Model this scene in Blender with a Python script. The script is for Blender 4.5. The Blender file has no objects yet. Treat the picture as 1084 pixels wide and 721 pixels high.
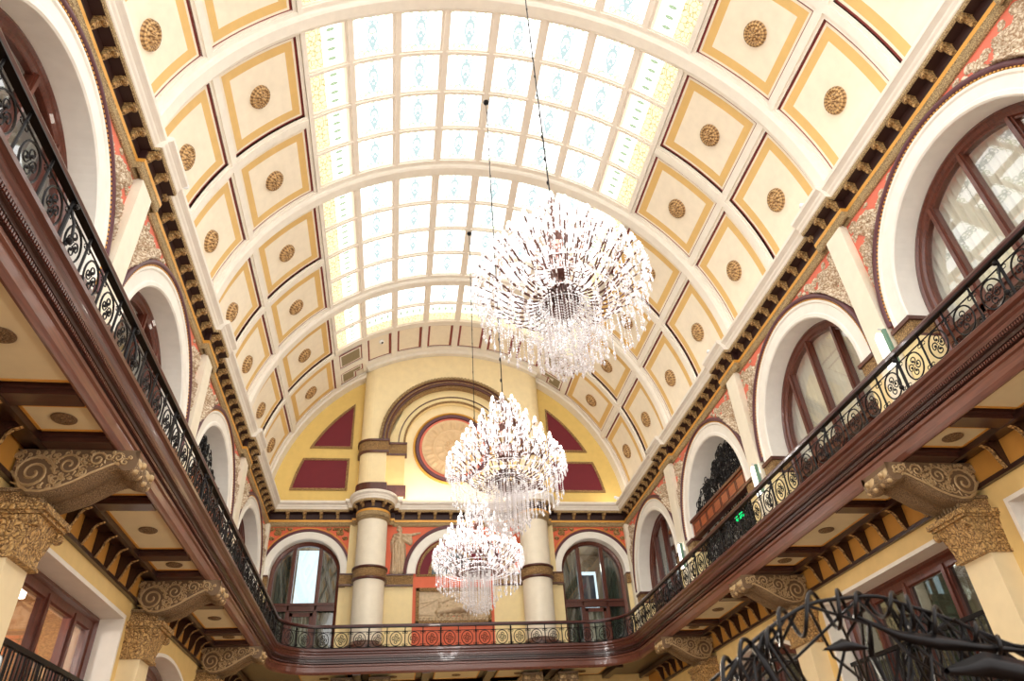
import bpy, math, random
import numpy as np
from mathutils import Vector, Matrix
random.seed(7)
rng = np.random.RandomState(3)
S = 1.4                      # metres per layout unit
COL = bpy.context.scene.collection
PI = math.pi
def D(a): return math.radians(a)

# ------------------------------------------------------------------ materials
def lin(c):
    return tuple(((v/255)/12.92 if v/255 <= .04045 else ((v/255+.055)/1.055)**2.4) for v in c)+(1,)
def newmat(name):
    m = bpy.data.materials.new(name); m.use_nodes = True
    nt = m.node_tree; nt.nodes.clear()
    out = nt.nodes.new('ShaderNodeOutputMaterial')
    return m, nt, out
def N(nt, t, **kw):
    n = nt.nodes.new(t)
    for k, v in kw.items():
        if k in n.inputs: n.inputs[k].default_value = v
        else: setattr(n, k, v)
    return n
def paint(name, rgb, rough=.6, metal=0, var=.04, vscale=3, bump=0, bscale=60, coat=0):
    m, nt, out = newmat(name)
    b = N(nt, 'ShaderNodeBsdfPrincipled'); b.inputs['Roughness'].default_value = rough
    b.inputs['Metallic'].default_value = metal; b.inputs['Coat Weight'].default_value = coat
    tc = N(nt, 'ShaderNodeTexCoord')
    nz = N(nt, 'ShaderNodeTexNoise'); nz.inputs['Scale'].default_value = vscale
    nt.links.new(tc.outputs['Object'], nz.inputs['Vector'])
    mx = N(nt, 'ShaderNodeMix', data_type='RGBA')
    c = lin(rgb); mx.inputs[6].default_value = tuple(max(0, v*(1-var*2)) for v in c[:3])+(1,)
    mx.inputs[7].default_value = tuple(min(1, v*(1+var*2)) for v in c[:3])+(1,)
    nt.links.new(nz.outputs['Fac'], mx.inputs[0]); nt.links.new(mx.outputs[2], b.inputs['Base Color'])
    if bump:
        n2 = N(nt, 'ShaderNodeTexNoise'); n2.inputs['Scale'].default_value = bscale
        nt.links.new(tc.outputs['Object'], n2.inputs['Vector'])
        bp = N(nt, 'ShaderNodeBump'); bp.inputs['Strength'].default_value = bump; bp.inputs['Distance'].default_value = .02
        nt.links.new(n2.outputs['Fac'], bp.inputs['Height']); nt.links.new(bp.outputs[0], b.inputs['Normal'])
    nt.links.new(b.outputs[0], out.inputs[0]); return m
def wood(name, rgb, rough=.32, stretch=(1, .06, 1), rgb2=None):
    m, nt, out = newmat(name)
    b = N(nt, 'ShaderNodeBsdfPrincipled'); b.inputs['Roughness'].default_value = rough; b.inputs['Coat Weight'].default_value = .25
    tc = N(nt, 'ShaderNodeTexCoord'); mp = N(nt, 'ShaderNodeMapping'); mp.inputs['Scale'].default_value = stretch
    nz = N(nt, 'ShaderNodeTexNoise'); nz.inputs['Scale'].default_value = 26; nz.inputs['Detail'].default_value = 5
    nt.links.new(tc.outputs['Object'], mp.inputs[0]); nt.links.new(mp.outputs[0], nz.inputs['Vector'])
    cr = N(nt, 'ShaderNodeValToRGB'); c = lin(rgb); c2 = lin(rgb2) if rgb2 else tuple(v*.5 for v in c[:3])+(1,)
    cr.color_ramp.elements[0].position = .3; cr.color_ramp.elements[0].color = c2
    cr.color_ramp.elements[1].position = .7; cr.color_ramp.elements[1].color = c
    nt.links.new(nz.outputs['Fac'], cr.inputs[0]); nt.links.new(cr.outputs[0], b.inputs['Base Color'])
    nt.links.new(b.outputs[0], out.inputs[0]); return m
def math_(nt, op, a, b=None, clamp=False):
    n = N(nt, 'ShaderNodeMath', operation=op, use_clamp=clamp)
    for i, v in enumerate((a, b)):
        if v is None: continue
        if isinstance(v, (int, float)): n.inputs[i].default_value = v
        else: nt.links.new(v, n.inputs[i])
    return n.outputs[0]
def carved(name, hi, lo, scale=9, rough=.45, metal=.25, bump=.9, w=.5):
    """gilded plaster: foliage-like raised ornament with recess shade painted as a dark tone into its ground"""
    m, nt, out = newmat(name)
    b = N(nt, 'ShaderNodeBsdfPrincipled'); b.inputs['Roughness'].default_value = rough; b.inputs['Metallic'].default_value = metal
    tc = N(nt, 'ShaderNodeTexCoord')
    nz = N(nt, 'ShaderNodeTexNoise'); nz.inputs['Scale'].default_value = scale*.6; nz.inputs['Detail'].default_value = 2
    nt.links.new(tc.outputs['Object'], nz.inputs['Vector'])
    va = N(nt, 'ShaderNodeVectorMath', operation='SCALE'); va.inputs['Scale'].default_value = 2.2/scale
    nt.links.new(nz.outputs['Color'], va.inputs[0])
    vb = N(nt, 'ShaderNodeVectorMath', operation='ADD'); nt.links.new(tc.outputs['Object'], vb.inputs[0]); nt.links.new(va.outputs[0], vb.inputs[1])
    v1 = N(nt, 'ShaderNodeTexVoronoi', feature='DISTANCE_TO_EDGE'); v1.inputs['Scale'].default_value = scale
    v2 = N(nt, 'ShaderNodeTexVoronoi', feature='SMOOTH_F1'); v2.inputs['Scale'].default_value = scale*2.3
    nt.links.new(vb.outputs[0], v1.inputs['Vector']); nt.links.new(vb.outputs[0], v2.inputs['Vector'])
    o1 = math_(nt, 'MULTIPLY', v1.outputs['Distance'], 2.6, clamp=True); o2 = math_(nt, 'SUBTRACT', 1.0, v2.outputs['Distance'], clamp=True)
    mx = N(nt, 'ShaderNodeMix', data_type='FLOAT'); mx.inputs[0].default_value = w
    nt.links.new(o1, mx.inputs[2]); nt.links.new(o2, mx.inputs[3])
    cr = N(nt, 'ShaderNodeValToRGB'); cr.color_ramp.elements[0].position = .2; cr.color_ramp.elements[0].color = lin(lo)  # dark end of the ramp paints shade into the recesses
    cr.color_ramp.elements[1].position = .62; cr.color_ramp.elements[1].color = lin(hi)
    nt.links.new(mx.outputs[0], cr.inputs[0]); nt.links.new(cr.outputs[0], b.inputs['Base Color'])
    bp = N(nt, 'ShaderNodeBump'); bp.inputs['Strength'].default_value = bump; bp.inputs['Distance'].default_value = .04
    nt.links.new(mx.outputs[0], bp.inputs['Height']); nt.links.new(bp.outputs[0], b.inputs['Normal'])
    nt.links.new(b.outputs[0], out.inputs[0]); return m
def emit(name, rgb, st):
    m, nt, out = newmat(name); e = N(nt, 'ShaderNodeEmission'); e.inputs[0].default_value = lin(rgb); e.inputs[1].default_value = st
    nt.links.new(e.outputs[0], out.inputs[0]); return m
def glass(name, tint=(255, 255, 255), refl=.2, rough=.02):
    m, nt, out = newmat(name)
    t = N(nt, 'ShaderNodeBsdfTransparent'); t.inputs[0].default_value = lin(tint)
    g = N(nt, 'ShaderNodeBsdfGlossy'); g.inputs['Roughness'].default_value = rough
    lw = N(nt, 'ShaderNodeLayerWeight'); lw.inputs[0].default_value = .5
    ma = N(nt, 'ShaderNodeMath', operation='ADD', use_clamp=True); ma.inputs[1].default_value = refl
    pw = math_(nt, 'POWER', lw.outputs['Facing'], 3.5)
    nt.links.new(pw, ma.inputs[0])
    mx = N(nt, 'ShaderNodeMixShader'); nt.links.new(ma.outputs[0], mx.inputs[0])
    nt.links.new(t.outputs[0], mx.inputs[1]); nt.links.new(g.outputs[0], mx.inputs[2]); nt.links.new(mx.outputs[0], out.inputs[0]); return m
SKY = 2.3
def stained(name, kind):
    """leaded skylight glass lit by the daylight above it: stem, curls and a scalloped rim; the border lights are amber"""
    m, nt, out = newmat(name)
    uv = N(nt, 'ShaderNodeUVMap'); sp = N(nt, 'ShaderNodeSeparateXYZ'); nt.links.new(uv.outputs[0], sp.inputs[0])
    u, v = sp.outputs[0], sp.outputs[1]
    def ln(x, wd): return math_(nt, 'LESS_THAN', math_(nt, 'ABSOLUTE', x), wd)
    def ring(cx, cy, r, wd, ax=1.0, ay=1.0):
        dx = math_(nt, 'MULTIPLY', math_(nt, 'SUBTRACT', u, cx), ax); dy = math_(nt, 'MULTIPLY', math_(nt, 'SUBTRACT', v, cy), ay)
        d = math_(nt, 'SQRT', math_(nt, 'ADD', math_(nt, 'MULTIPLY', dx, dx), math_(nt, 'MULTIPLY', dy, dy)))
        return ln(math_(nt, 'SUBTRACT', d, r), wd)
    def add(*a):
        o = a[0]
        for x in a[1:]: o = math_(nt, 'MAXIMUM', o, x)
        return o
    uc = math_(nt, 'SUBTRACT', u, .5)
    if kind == 'white':
        blue = add(ln(uc, .014), ring(.5, .5, .11, .02, 1, .5), ring(.42, .82, .07, .018), ring(.58, .82, .07, .018), ring(.43, .2, .06, .018), ring(.57, .2, .06, .018), ring(.5, .68, .05, .02, 1, .4))
        sc = math_(nt, 'ADD', .07, math_(nt, 'MULTIPLY', math_(nt, 'SINE', math_(nt, 'MULTIPLY', u, 31.4)), .022))
        green = add(ln(math_(nt, 'SUBTRACT', v, sc), .016), ln(math_(nt, 'SUBTRACT', math_(nt, 'SUBTRACT', 1.0, v), sc), .012), ring(.5, .36, .10, .018), ring(.2, .93, .07, .018), ring(.8, .93, .07, .018), ring(.35, .95, .06, .018), ring(.65, .95, .06, .018))
        base = (1, .995, .97, 1); cols = [(green, (.33, .38, .24, 1)), (blue, (.24, .3, .3, 1))]
    else:
        vo = N(nt, 'ShaderNodeTexVoronoi', feature='DISTANCE_TO_EDGE'); vo.inputs['Scale'].default_value = 9
        nt.links.new(uv.outputs[0], vo.inputs['Vector'])
        near = math_(nt, 'LESS_THAN', u, .42)
        cells = math_(nt, 'MULTIPLY', math_(nt, 'GREATER_THAN', vo.outputs['Distance'], .05), near)
        lead = math_(nt, 'MULTIPLY', math_(nt, 'LESS_THAN', vo.outputs['Distance'], .05), near)
        buds = add(*[ring(.66, y, .035, .03, .6, 1.6) for y in (.14, .38, .62, .86)])
        edge = add(ln(math_(nt, 'SUBTRACT', u, .97), .03))
        base = (1, .99, .93, 1); cols = [(cells, (.72, .6, .36, 1)), (lead, (.36, .3, .12, 1)), (buds, (.26, .33, .2, 1)), (edge, (.85, .55, .36, 1))]
    cur = None
    for f, c in cols:
        mx = N(nt, 'ShaderNodeMix', data_type='RGBA')
        if cur is None: mx.inputs[6].default_value = base
        else: nt.links.new(cur, mx.inputs[6])
        mx.inputs[7].default_value = c; nt.links.new(f, mx.inputs[0]); cur = mx.outputs[2]
    e = N(nt, 'ShaderNodeEmission'); nt.links.new(cur, e.inputs[0]); e.inputs[1].default_value = SKY if kind == 'white' else SKY*.75
    nt.links.new(e.outputs[0], out.inputs[0]); return m

M = dict(
 white=paint('warm_white_plaster', (236, 230, 218), .55),
 white2=paint('arch_white_plaster', (240, 237, 228), .5),
 grid=paint('skylight_grid_paint', (240, 232, 220), .5),
 cream=paint('coffer_cream', (242, 231, 209), .6),
 band=paint('coffer_ochre_band', (224, 186, 116), .6),
 maroon_line=paint('maroon_line', (138, 58, 52), .5),
 maroon=paint('maroon_cloth_panel', (112, 26, 40), .7, bump=.3, bscale=120),
 apse=paint('apse_cream', (244, 226, 180), .6),
 tymp=paint('tympanum_yellow', (228, 198, 118), .6),
 yellow=paint('wall_yellow', (240, 220, 166), .6, var=.04),
 lyellow=paint('lower_wall_yellow', (228, 196, 128), .6, var=.05),
 lowcol=paint('lower_pilaster_cream', (230, 212, 170), .55),
 col=paint('column_ivory', (238, 230, 210), .5),
 coral=paint('coral_wall', (224, 118, 94), .6, var=.05),
 orange=paint('orange_wall', (222, 106, 70), .6, var=.05),
 purple=paint('plum_moulding', (92, 50, 58), .4),
 black=paint('black_iron', (26, 24, 25), .38, metal=.7, var=.1),
 blackmatte=paint('dark_frieze', (48, 22, 18), .5),
 stone=carved('old_ivory_relief', (228, 214, 190), (160, 128, 94), 9, metal=0, bump=.35, w=.35),  # shaded crevices and light tops painted into the relief colour
 bronze=paint('bronze_relief', (200, 178, 146), .5, metal=.1, var=.15, vscale=8, bump=.4, bscale=40),
 gold=carved('gilded_carving', (206, 168, 108), (92, 62, 34), 11),
 goldfine=carved('gilded_fine_carving', (206, 168, 112), (92, 60, 34), 18, w=.4),
 goldpale=carved('pale_gilt_carving', (214, 190, 140), (120, 88, 56), 22, metal=.1),
 stripe=paint('gold_stripe', (222, 164, 72), .4, metal=.2),
 ros=carved('rosette_gilding', (226, 186, 128), (112, 76, 42), 26, w=.35),
 console=carved('console_gilding', (158, 130, 92), (84, 62, 42), 30, metal=.2, w=.45, bump=.6), consground=paint('console_ground', (108, 84, 58), .6), congilt=paint('console_raised_gilding', (176, 148, 106), .45, metal=.25, var=.12, vscale=8), medal=paint('medallion_gilding', (222, 190, 146), .5, metal=.1, bump=.3, bscale=30),
 wood=wood('mahogany', (98, 50, 38), rgb2=(66, 34, 26)), woodz=wood('mahogany_upright', (108, 54, 38), stretch=(1, 1, .06), rgb2=(74, 36, 26)),
 woodl=wood('mahogany_light', (116, 68, 52), rgb2=(88, 50, 38)), wooddark=wood('mahogany_dark', (62, 34, 28), rgb2=(42, 24, 18)),
 woodx=wood('mahogany_cross', (82, 46, 36), stretch=(.06, 1, 1), rgb2=(56, 30, 24)),
 woodbox=wood('reddish_parapet_wood', (178, 92, 50)),
 soffit=paint('soffit_cream', (226, 214, 176), .6),
 floor=wood('floor_boards', (150, 110, 80), .3),
 glass=glass('window_glass'), darkglass=glass('dim_window_glass', (190, 200, 195), .16),
 curtain=paint('pale_curtain', (222, 222, 206), .9), curtaing=paint('grey_green_curtain', (112, 122, 112), .9),
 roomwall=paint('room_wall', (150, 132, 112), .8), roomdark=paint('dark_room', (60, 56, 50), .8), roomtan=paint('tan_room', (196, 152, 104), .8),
 bulb=emit('bulb_glow', (255, 244, 232), 9), day=emit('daylight_pane', (222, 236, 250), 2.0), green=emit('exit_green', (20, 230, 120), 1.6),
 lamp=emit('sconce_glow', (255, 252, 240), 2.6), lampw=emit('lamp_shade_glow', (226, 232, 226), .8), bluescr=emit('blue_screen', (60, 130, 230), 1.2),
 rail=wood('handrail_wood', (78, 34, 32), .3), lace=paint('blind_white', (235, 238, 240), .7),
 silver=paint('brushed_fitting', (200, 200, 200), .4, metal=.3), sw=stained('stained_white', 'white'), sy=stained('stained_amber', 'amber'),
)
def rosette_mat():
    m, nt, out = newmat('rosette_gilding')
    tc = N(nt, 'ShaderNodeTexCoord'); sp = N(nt, 'ShaderNodeSeparateXYZ'); nt.links.new(tc.outputs['Object'], sp.inputs[0])
    x, y = sp.outputs[0], sp.outputs[1]
    r = math_(nt, 'DIVIDE', math_(nt, 'SQRT', math_(nt, 'ADD', math_(nt, 'MULTIPLY', x, x), math_(nt, 'MULTIPLY', y, y))), .3*1.4)
    th = math_(nt, 'ARCTAN2', y, x)
    pet = math_(nt, 'ABSOLUTE', math_(nt, 'COSINE', math_(nt, 'MULTIPLY', th, 4.0)))
    pet2 = math_(nt, 'ABSOLUTE', math_(nt, 'COSINE', math_(nt, 'MULTIPLY', th, 10.0)))
    rings = math_(nt, 'ADD', math_(nt, 'MULTIPLY', math_(nt, 'SINE', math_(nt, 'MULTIPLY', r, 25.0)), .5), .5)
    outer = math_(nt, 'GREATER_THAN', r, .58)
    a = N(nt, 'ShaderNodeMix', data_type='FLOAT'); nt.links.new(outer, a.inputs[0]); nt.links.new(pet, a.inputs[2]); nt.links.new(pet2, a.inputs[3])
    nz = N(nt, 'ShaderNodeTexNoise'); nz.inputs['Scale'].default_value = 26; nt.links.new(tc.outputs['Object'], nz.inputs['Vector'])
    v = math_(nt, 'ADD', math_(nt, 'MULTIPLY', a.outputs[0], .4), math_(nt, 'ADD', math_(nt, 'MULTIPLY', rings, .3), math_(nt, 'MULTIPLY', nz.outputs['Fac'], .45)))
    cr = N(nt, 'ShaderNodeValToRGB'); cr.color_ramp.elements[0].position = .38; cr.color_ramp.elements[0].color = lin((112, 76, 42)); cr.color_ramp.elements[1].position = .85; cr.color_ramp.elements[1].color = lin((226, 186, 128))  # petal and ring shading painted into the gilding colour
    nt.links.new(v, cr.inputs[0]); b = N(nt, 'ShaderNodeBsdfPrincipled'); b.inputs['Roughness'].default_value = .4; b.inputs['Metallic'].default_value = .2
    nt.links.new(cr.outputs[0], b.inputs['Base Color'])
    bp = N(nt, 'ShaderNodeBump'); bp.inputs['Strength'].default_value = .8; bp.inputs['Distance'].default_value = .04; nt.links.new(v, bp.inputs['Height']); nt.links.new(bp.outputs[0], b.inputs['Normal'])
    nt.links.new(b.outputs[0], out.inputs[0]); return m
M['ros'] = rosette_mat()
def crystal():
    m, nt, out = newmat('crystal')
    t = N(nt, 'ShaderNodeBsdfTransparent'); p = N(nt, 'ShaderNodeBsdfPrincipled')
    p.inputs['Base Color'].default_value = (.96, .95, .97, 1); p.inputs['Roughness'].default_value = .12; p.inputs['Specular IOR Level'].default_value = 1
    tr = N(nt, 'ShaderNodeBsdfTranslucent'); tr.inputs[0].default_value = (.95, .95, .97, 1)
    a = N(nt, 'ShaderNodeMixShader'); a.inputs[0].default_value = .4
    nt.links.new(p.outputs[0], a.inputs[1]); nt.links.new(tr.outputs[0], a.inputs[2])
    lw = N(nt, 'ShaderNodeLayerWeight'); lw.inputs[0].default_value = .6
    f = math_(nt, 'ADD', lw.outputs['Facing'], .45, clamp=True)
    b = N(nt, 'ShaderNodeMixShader'); nt.links.new(f, b.inputs[0])
    nt.links.new(t.outputs[0], b.inputs[1]); nt.links.new(a.outputs[0], b.inputs[2]); nt.links.new(b.outputs[0], out.inputs[0]); return m
M['crystal'] = crystal()
M['armdark'] = paint('arm_brown_metal', (96, 66, 58), .3, metal=.5)

# ------------------------------------------------------------------ mesh builder
class MB:
    def __init__(s): s.v = []; s.f = []; s.m = []; s.uv = {}
    def add(s, vs, fs, mi=0):
        b = len(s.v); s.v += [tuple(p) for p in vs]
        for f in fs: s.f.append(tuple(b+i for i in f)); s.m.append(mi)
        return s
    def box(s, x0, x1, y0, y1, z0, z1, mi=0):
        v = [(x, y, z) for x in (x0, x1) for y in (y0, y1) for z in (z0, z1)]
        return s.add(v, [(0, 1, 3, 2), (4, 6, 7, 5), (0, 4, 5, 1), (2, 3, 7, 6), (0, 2, 6, 4), (1, 5, 7, 3)], mi)
    def grid(s, rows, mi=0, close=False, closerow=False):
        n = len(rows[0]); vs = [p for r in rows for p in r]; fs = []
        R = len(rows)
        for i in range(R if closerow else R-1):
            for j in range(n if close else n-1):
                a = i*n+j; b = i*n+(j+1) % n; c = ((i+1) % R)*n+(j+1) % n; d = ((i+1) % R)*n+j
                fs.append((a, b, c, d))
        return s.add(vs, fs, mi)
    def tube(s, pts, r, n=6, mi=0, caps=True, closed=False, mis=None):
        P = [Vector(p) for p in pts]; rows = []; L = len(P)
        up = None
        for i, p in enumerate(P):
            if closed: t = P[(i+1) % L]-P[i-1]
            else: t = P[min(i+1, L-1)]-P[max(i-1, 0)]
            if t.length < 1e-9: t = Vector((0, 0, 1))
            t.normalize()
            if up is None:
                up = Vector((0, 0, 1)) if abs(t.z) < .9 else Vector((1, 0, 0))
            a = (up-t*up.dot(t)).normalized(); b = t.cross(a); up = a
            rr = r[i] if isinstance(r, (list, tuple)) else r
            rows.append([p+a*rr*math.cos(2*PI*k/n)+b*rr*math.sin(2*PI*k/n) for k in range(n)])
        if mis is None: s.grid(rows, mi, close=True, closerow=closed)
        else:
            for i in range(L-1): s.grid(rows[i:i+2], mis[i % len(mis)], close=True)
        if caps and not closed:
            s.add(rows[0], [tuple(range(n))], mi if mis is None else mis[0]); s.add(rows[-1], [tuple(range(n))], mi if mis is None else mis[0])
        return s
    def lathe(s, prof, c=(0, 0, 0), n=24, mi=0, a0=0, a1=2*PI, axis='z'):
        full = abs(a1-a0-2*PI) < 1e-6; rows = []
        for k in range(n if full else n+1):
            a = a0+(a1-a0)*k/n; row = []
            for r, h in prof:
                q = (r*math.cos(a), r*math.sin(a), h)
                if axis == 'y': q = (q[0], q[2], q[1])
                row.append((c[0]+q[0], c[1]+q[1], c[2]+q[2]))
            rows.append(row)
        return s.grid(rows, mi, closerow=full)
    def ball(s, c, r, mi=0, n=6, m=4, sz=1):
        return s.lathe([(r*math.sin(PI*i/m)+1e-5, sz*r*math.cos(PI*i/m)) for i in range(m+1)], c, n, mi)
    def prism(s, poly, h0, h1, fn, mi=0):
        """poly of 2D points, fn(a,b,h) -> 3D"""
        n = len(poly); v = [fn(a, b, h0) for a, b in poly]+[fn(a, b, h1) for a, b in poly]
        return s.add(v, [tuple(range(n)), tuple(range(2*n-1, n-1, -1))]+[(i, (i+1) % n, n+(i+1) % n, n+i) for i in range(n)], mi)
    def build(s, name, mats, parent=None, smooth=False):
        org = Vector((0, 0, 0)); q = parent
        while q is not None: org += q.location; q = q.parent
        me = bpy.data.meshes.new(name)
        me.from_pydata([(x-org.x, y-org.y, z-org.z) for x, y, z in s.v], [], s.f)
        if not isinstance(mats, (list, tuple)): mats = [mats]
        for m in mats: me.materials.append(m)
        me.polygons.foreach_set('material_index', s.m)
        if smooth: me.polygons.foreach_set('use_smooth', [True]*len(s.f))
        me.update()
        o = bpy.data.objects.new(name, me); COL.objects.link(o)
        if parent is not None: o.parent = parent
        return o
def tag(o, label=None, cat=None, group=None, kind=None):
    for k, v in (('label', label), ('category', cat), ('group', group), ('kind', kind)):
        if v: o[k] = v
    return o
def struct(o, label=None, cat=None): return tag(o, label, cat, kind='structure')
def empty(name, loc, label=None, cat=None, group=None, kind=None):
    o = bpy.data.objects.new(name, None); COL.objects.link(o); o.location = loc; o.empty_display_size = .1
    return tag(o, label, cat, group, kind)
def kids(o): return [c for c in bpy.data.objects if c.parent == o]
def tree(o): return (o, [tree(c) for c in o.children])
def copy_tree(t, parent=None):
    o, ch = t; c = o.copy(); COL.objects.link(c); c.parent = parent
    for k in ch: copy_tree(k, c)
    return c
def reorigin(o):
    """move a one-mesh thing's origin to its own middle"""
    co = np.empty(len(o.data.vertices)*3); o.data.vertices.foreach_get('co', co); co = co.reshape(-1, 3)
    c = (co.min(0)+co.max(0))/2; o.data.vertices.foreach_set('co', (co-c).ravel()); o.location = Vector(c)+o.location
    return o
ORD = ['nearest', 'second', 'third', 'fourth', 'fifth', 'sixth', 'seventh', 'eighth', 'ninth']

# ------------------------------------------------------------------ layout (units; camera at z 0)
ZC, RV = 10.75, 7.42          # vault axis height and radius
Y0, YE = 1.2, 26.65           # hall start, end wall plane
YT = 27.0                     # tympanum wall
RIBS = [4.13, 9.79, 15.45, 21.11]
WX = 7.05
GF = -1.1
BAYS = [6.93, 12.6, 18.26, 23.88]
def cyl(a, R, y): return (R*math.cos(D(a)), y, ZC+R*math.sin(D(a)))
def cylpatch(mb, a0, a1, y0, y1, R, mi=0, n=None):
    n = n or max(2, int(abs(a1-a0)/2.5)+1)
    return mb.grid([[cyl(a0+(a1-a0)*k/n, R, y) for k in range(n+1)] for y in (y0, y1)], mi)
def cylbox(mb, a0, a1, y0, y1, Ra, Rb, mi=0, n=None):
    n = n or max(2, int(abs(a1-a0)/2.5)+1); rows = []
    for k in range(n+1):
        a = a0+(a1-a0)*k/n; rows.append([cyl(a, Ra, y0), cyl(a, Ra, y1), cyl(a, Rb, y1), cyl(a, Rb, y0)])
    mb.grid(rows, mi, close=True)
    mb.add(rows[0], [(0, 1, 2, 3)], mi); mb.add(rows[-1], [(0, 1, 2, 3)], mi)
    return mb
def cylsweep(mb, a0, a1, prof, n, mi=0):
    return mb.grid([[cyl(a0+(a1-a0)*k/n, R, y) for y, R in prof] for k in range(n+1)], mi)

# ---- ceiling shell with coffers
ceil = empty('ceiling', (0, 0, ZC), 'cream barrel vault with ochre-banded coffers and gilt rosettes', 'ceiling', kind='structure')
mb = MB()
for a0, a1 in ((2, 48.6), (131.4, 178)): cylpatch(mb, a0, a1, Y0, YT, RV+.02, n=24)
cylpatch(mb, 48.6, 131.4, 23.9, YT, RV+.02, n=36)
mb.build('vault_shell', M['white'], ceil)
BAR = []
bays_y = [(1.6, 3.86), (4.4, 9.52), (10.06, 15.18), (15.72, 20.84), (21.38, 26.42)]
A_IN, A_OUT = (29.1, 47.4), (6, 26.6)
def coffer(a0, a1, y0, y1, hi_in=True):
    mb = MB(); da = lambda w: w/RV*180/PI
    def ring(w0, w1, R, mi):
        for (p, q, r, s_) in ((a0+da(w0), a1-da(w0), y0+w0, y0+w1), (a0+da(w0), a1-da(w0), y1-w1, y1-w0)): cylpatch(mb, p, q, r, s_, R, mi)
        for (p, q) in ((a0+da(w0), a0+da(w1)), (a1-da(w1), a1-da(w0))): cylpatch(mb, p, q, y0+w1, y1-w1, R, mi, n=2)
    # recess walls painted maroon
    lo = RV-.055
    n = 8
    for y in (y0, y1): mb.grid([[cyl(a0+(a1-a0)*k/n, R, y) for k in range(n+1)] for R in (lo, RV)], 0)
    for a in (a0, a1): mb.add([cyl(a, lo, y0), cyl(a, lo, y1), cyl(a, RV, y1), cyl(a, RV, y0)], [(0, 1, 2, 3)], 0)
    ring(0, .05, RV-.001, 0); ring(.05, .11, RV-.003, 1); ring(.11, .33, RV-.003, 2)
    cylpatch(mb, a0+da(.33), a1-da(.33), y0+.33, y1-.33, RV-.004, 1)
    return mb.build('coffer_panel', [M['maroon_line'], M['cream'], M['band']], ceil)
COFF = []
for bi, (b0, b1) in enumerate(bays_y):
    mid = (b0+b1)/2
    if bi == 0: ys = [(b0, b1)]
    else: ys = [(b0+.04, mid-.19), (mid+.19, b1-.04)]
    for (y0, y1) in ys:
        for side in (1, -1):
            for row, (a0, a1) in (('inner', A_IN), ('outer', A_OUT)):
                p, q = (a0, a1) if side > 0 else (180-a1, 180-a0)
                if y1 > 3.9: coffer(p, q, y0, y1); COFF.append((side, row, (y0+y1)/2))
# white grid: cross bars, longitudinal bars
mb = MB()
def grid_seg(a0, a1, y0, y1): cylbox(mb, a0, a1, y0, y1, RV-.055, RV+.03)
for side in (1, -1):
    def A(a0, a1): return (a0, a1) if side > 0 else (180-a1, 180-a0)
    p, q = A(26.6, 29.1); cylbox(mb, p, q, Y0, YT, RV-.055, RV+.03); p, q = A(27.2, 28.5); cylbox(mb, p, q, Y0, YT, RV-.1, RV-.05)
    p, q = A(47.4, 49.3); cylbox(mb, p, q, Y0, YT, RV-.055, RV+.03); p, q = A(48.2, 49.1); cylbox(mb, p, q, Y0, 24.0, RV-.1, RV-.05)
    p, q = A(2, 6); cylbox(mb, p, q, Y0, YT, RV-.055, RV+.03)
    for bi, (b0, b1) in enumerate(bays_y[1:]):
        mid = (b0+b1)/2; p, q = A(3, 48)
        cylbox(mb, p, q, mid-.19, mid+.19, RV-.055, RV+.03); cylbox(mb, p, q, mid-.09, mid+.09, RV-.1, RV-.05)
        for y in (b0, b1): cylbox(mb, p, q, y-.06, y+.04, RV-.055, RV+.03) if y > 5 else None
mb.build('coffer_grid', M['white'], ceil)
# panels between skylight and end wall
for k in range(1, 7):
    a0 = 48.6+10.35*k+1.1; a1 = a0+8.3; mb = MB()
    cylpatch(mb, a0, a1, 24.1, 25.62, RV-.001, 1)
    for p, q in ((a0, a0+.75), (a1-.75, a1)): cylbox(mb, p, q, 24.1, 25.62, RV-.012, RV, 0)
    for p, q in ((24.1, 24.13), (25.59, 25.62)): cylbox(mb, a0, a1, p, q, RV-.012, RV, 0)
    mb.build('plain_panel', [M['maroon_line'], M['cream']], ceil)
mb = MB()
for k in range(0, 9):
    a = 48.6+10.35*k; cylbox(mb, a-1, a+1, 23.9, 26.2, RV-.06, RV+.03)
cylbox(mb, 49, 131, 23.78, 24.06, RV-.06, RV+.03); cylbox(mb, 59.3, 120.7, 25.66, 26.2, RV-.07, RV+.03); cylbox(mb, 59.3, 120.7, 25.95, 26.2, RV-.2, RV)
for s_ in (0, 1):
    a0 = 49.6 if s_ == 0 else 121.9; cylbox(mb, a0-1, a0+9.5, 25.2, 25.52, RV-.06, RV)
mb.build('panel_frame', M['white'], ceil)
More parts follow.
